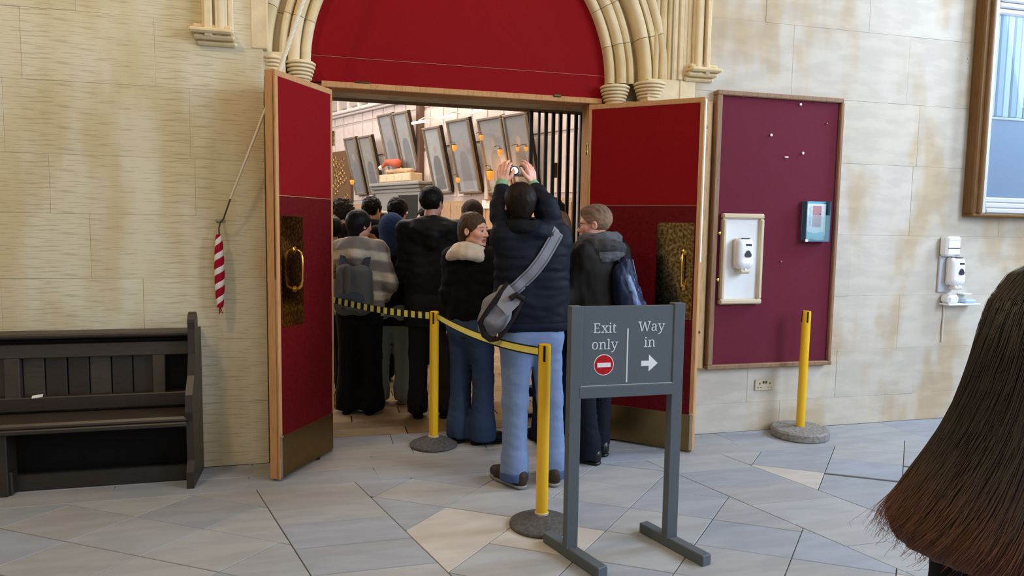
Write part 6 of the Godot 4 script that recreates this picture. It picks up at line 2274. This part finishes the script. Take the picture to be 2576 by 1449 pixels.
	# brown cap and pale hair
	person({"label": "person with a brown cap over pale hair directly behind the cream hood", "at": Vector3(1.254, 0, -6.18), "yaw": PI - 0.1, "h": 1.79, "bulk": 1.02, "look": 0.25, "skin": c8(222, 176, 152), "left": hold, "right": hold_r, "legs": {"mat": cloth("trousers_grey", CLEAR)}, "top": {"mat": cloth("coat_brown", c8(42, 34, 30)), "hem": 0.75},
		"hair": {"name": "hair", "tight": 0.012, "short": false, "drop": 0.12, "cell": 0.008, "bones": [[Vector3(0, -0.02, -0.06), Vector3(0.02, -0.18, -0.07), 0.075, 0.07], [Vector3(0.06, -0.02, -0.02), Vector3(0.06, -0.16, -0.02), 0.04, 0.04]],
			"tint": func(p: Vector3) -> Color:
				return lin(c8(64, 48, 36)) if p.y > 0.012 + 0.02 * sin(p.x * 30.0) else lin(c8(170, 148, 122))}})
	# brown haired one between photographer and scarf
	person({"label": "person with brown hair in dark navy squeezed between the padded jacket and the grey scarf", "at": Vector3(1.62, 0, -4.86), "yaw": PI + 0.1, "h": 1.68, "fem": true, "bulk": 1.0, "look": 0.2, "left": hold, "right": hold_r, "legs": {"mat": cloth("trousers_navy", c8(24, 32, 66))}, "top": {"mat": cloth("coat_blue_black", c8(24, 28, 44)), "hem": 0.72},
		"hair": {"mat": hair_mat("hair_chestnut", c8(92, 68, 50)), "tight": 0.010, "short": false, "drop": 0.14, "bones": [[Vector3(0, -0.02, -0.06), Vector3(0, -0.2, -0.07), 0.08, 0.08]]}})
	# heads further in
	var far := [
		[Vector3(0.16, 0, -7.25), 1.80, 0.3, "curly dark haired person at the back by the left door leaf", c8(40, 36, 28), 0.03, c8(40, 34, 34)],
		[Vector3(0.506, 0, -8.09), 1.866, -0.4, "black haired person at the back, second head from the left door leaf", c8(20, 18, 20), 0.018, c8(30, 30, 36)],
		[Vector3(0.70, 0, -7.15), 1.83, -0.2, "black haired person at the back left of the tall parka", c8(16, 15, 16), 0.014, c8(24, 24, 30)],
		[Vector3(2.03, 0, -6.25), 1.83, 0.6, "dark haired person inside the hall behind the iron bars", c8(18, 18, 18), 0.014, c8(22, 24, 26)],
		[Vector3(1.127, 0, -8.05), 1.76, 0.9, "dark haired person deep in the crowd behind the brown cap", c8(30, 24, 20), 0.012, c8(36, 32, 34)]]
	for q in far:
		person({"label": q[3], "at": q[0], "yaw": PI + q[2], "h": q[1], "bulk": 0.95, "cell": 0.024, "look": q[2], "left": hold, "right": hold_r, "legs": {"mat": cloth("trousers_black", CLEAR)}, "top": {"mat": cloth("far_coat_%d" % int(q[0].x * 100), q[6]), "hem": 0.75},
			"hair": {"mat": hair_mat("far_hair_%d" % int(q[0].x * 100), q[4]), "tight": 0.012 + q[5] * 0.4, "amp": q[5], "scale": Vector3(35, 35, 35), "cell": 0.011}})

func foreground_woman() -> void:
	var dark := cloth("coat_near_black", c8(16, 14, 14), 0.75)
	var base := Vector3(1.19, 0, -0.91)
	var sp := {"label": "person with long brown hair very near the camera in a dark coat", "at": base, "yaw": 1.95, "h": 1.49, "fem": true, "bulk": 0.82, "cell": 0.018, "head_at": Vector3(0, 1.65, 0.03), "look": 0.0, "nod": 0.10, "skin": c8(206, 160, 140),
		"left": {"sh": Vector3(0.14, 1.40, 0.06), "el": Vector3(0.17, 1.12, 0.10), "wr": Vector3(0.14, 1.05, 0.25)}, "right": {"sh": Vector3(-0.14, 1.40, 0.06), "el": Vector3(-0.17, 1.12, 0.10), "wr": Vector3(-0.14, 1.05, 0.22)},
		"hands": [[1, Vector3(-0.3, 0.5, 1), Vector3(-1, 0.3, 0), [0.5, 0.5, 0.5, 0.5], 0.4], [-1, Vector3(0.3, 0.5, 1), Vector3(1, 0.3, 0), [-0.5, -0.5, -0.5, -0.5], -0.4]],
		"legs": {"mat": cloth("trousers_black", CLEAR)}, "top": {"mat": dark, "hem": 0.7, "name": "coat"}}
	var o := person(sp)
	var s: float = sp._s
	var hx: Transform3D = sp._hx
	# the fall of hair: ellipses stacked down the back of the head, [y, half width, half depth, centre z]
	var lv := [[0.135, 0.012, 0.014, -0.02], [0.128, 0.040, 0.046, -0.02], [0.105, 0.070, 0.082, -0.022], [0.05, 0.094, 0.116, -0.03], [-0.04, 0.104, 0.126, -0.045], [-0.11, 0.114, 0.134, -0.06], [-0.17, 0.128, 0.142, -0.08], [-0.23, 0.146, 0.156, -0.10], [-0.29, 0.164, 0.172, -0.12], [-0.335, 0.172, 0.178, -0.135], [-0.37, 0.155, 0.155, -0.14], [-0.385, 0.06, 0.05, -0.12]]
	var at := func(v: float, a: float, extra: float) -> Vector3:
		var f := v * (lv.size() - 1)
		var i0 := mini(int(f), lv.size() - 2)
		var t := f - i0
		t = t * t * (3.0 - 2.0 * t) * 0.4 + t * 0.6
		var y: float = lerpf(lv[i0][0], lv[i0 + 1][0], t)
		var rx: float = lerpf(lv[i0][1], lv[i0 + 1][1], t)
		var rz: float = lerpf(lv[i0][2], lv[i0 + 1][2], t)
		var cz: float = lerpf(lv[i0][3], lv[i0 + 1][3], t)
		var front := maxf(0.0, sin(a) - 0.35) * clampf((0.06 - y) * 8.0, 0.0, 1.0)
		var k := 1.0 - 0.75 * front
		var twist := a + 0.25 * sin(v * 4.0 + a * 2.0)
		extra += 0.009 * sin(v * 11.0 + a * 2.0) * v
		return Vector3(cos(twist) * (rx * k + extra), y, cz + sin(twist) * (rz * k + extra))
	var root := lin(c8(26, 17, 13))
	var tip := lin(c8(92, 47, 26))
	var V := PackedVector3Array()
	var I := PackedInt32Array()
	var C := PackedColorArray()
	var nu := 220
	var nv := 60
	for j in nv + 1:
		for i in nu:
			var a := TAU * i / nu
			var v := float(j) / nv
			var e := 0.006 * wrinkle.get_noise_3d(cos(a) * 9.0, v * 3.0, sin(a) * 9.0) + 0.003 * wrinkle.get_noise_3d(cos(a) * 34.0, v * 4.0, sin(a) * 34.0)
			V.append(at.call(v, a, e))
			C.append(root.lerp(tip, smoothstep(0.58, 0.95, v) * 0.85 + 0.12 * wrinkle.get_noise_3d(cos(a) * 20.0, v * 2.0, sin(a) * 20.0)))
	for j in nv:
		for i in nu:
			var p := j * nu + i
			var q := j * nu + (i + 1) % nu
			I.append_array([p, q, q + nu, p, q + nu, p + nu])
	var tm: StandardMaterial3D = tinted_mat().duplicate()
	tm.resource_name = "hair_tinted"
	tm.roughness = 0.42
	var hm := obj("hair", soft_mesh([[V, I, C]]), tm, o, "long dark brown hair with auburn ends")
	hm.transform = hx
	# loose strands over it
	var r2 := RandomNumberGenerator.new()
	r2.seed = 31
	var SV := PackedVector3Array()
	var SI := PackedInt32Array()
	var SC := PackedColorArray()
	for i in 3200:
		var a := r2.randf_range(0, TAU)
		var v0 := r2.randf_range(0.02, 0.6)
		var v1 := minf(v0 + r2.randf_range(0.25, 0.7), 0.94)
		var flick := 0.0
		if r2.randf() < 0.5:
			v1 = r2.randf_range(0.82, 0.97)
			flick = r2.randf() * r2.randf() * 0.15
		var drift := r2.randf_range(-0.12, 0.12)
		var lift := r2.randf_range(0.0, 0.006)
		var rad := r2.randf_range(0.0005, 0.0011)
		var shade := r2.randf_range(0.6, 1.7)
		var n := 9
		for k in n + 1:
			var t := float(k) / n
			var v := lerpf(v0, v1, t)
			var out: float = lift * sin(PI * minf(t, 0.8)) + flick * pow(clampf((v - 0.72) / 0.25, 0, 1), 2.0)
			var p: Vector3 = at.call(v, a + drift * t, out + 0.0012)
			var side := Vector3(-sin(a), 0, cos(a)) * rad * (1.0 - 0.7 * t)
			var outw := Vector3(cos(a), 0, sin(a)) * rad * (1.0 - 0.7 * t)
			var b := SV.size()
			SV.append_array([p + side, p + outw, p - side])
			var c := root.lerp(tip, smoothstep(0.55, 0.92, v)) * shade
			SC.append_array([c, c, c])
			if k < n:
				for e in [0, 1]:
					SI.append_array([b + e, b + e + 1, b + e + 4, b + e, b + e + 4, b + e + 3])
	var m := obj("hair_strands", soft_mesh([[SV, SI, SC]]), tm, o)
	m.set_meta("kind", "stuff")
	m.transform = hx
	# grey patch of scarf and a thin looped cord at her back
	var bk := Transform3D(Basis(Vector3.UP, -sp.yaw), Vector3.ZERO)
	var sc := soft([[Vector3(-0.02, 1.10, -0.20), Vector3(-0.02, 0.92, -0.20), 0.05, 0.05], [Vector3(-0.10, 1.10, -0.18), Vector3(-0.10, 0.95, -0.18), 0.05, 0.05]], 0.012, 0.03, s, [], 0.02, Vector3(24, 12, 24))
	obj("scarf_end", soft_mesh([[sc[0], sc[1]]]), cloth("scarf_mist", c8(126, 120, 130), 0.95), o, "pale grey scarf end")
	var st2 := ST()
	tube(st2, [Vector3(0.02, 1.08, -0.24), Vector3(0.02, 1.05, -0.285), Vector3(0.02, 0.99, -0.30), Vector3(0.02, 0.93, -0.285), Vector3(0.02, 0.90, -0.24)], 0.004, 0.004, 8)
	obj("looped_cord", done(st2), cloth("cord_slate", c8(62, 68, 88)), o)
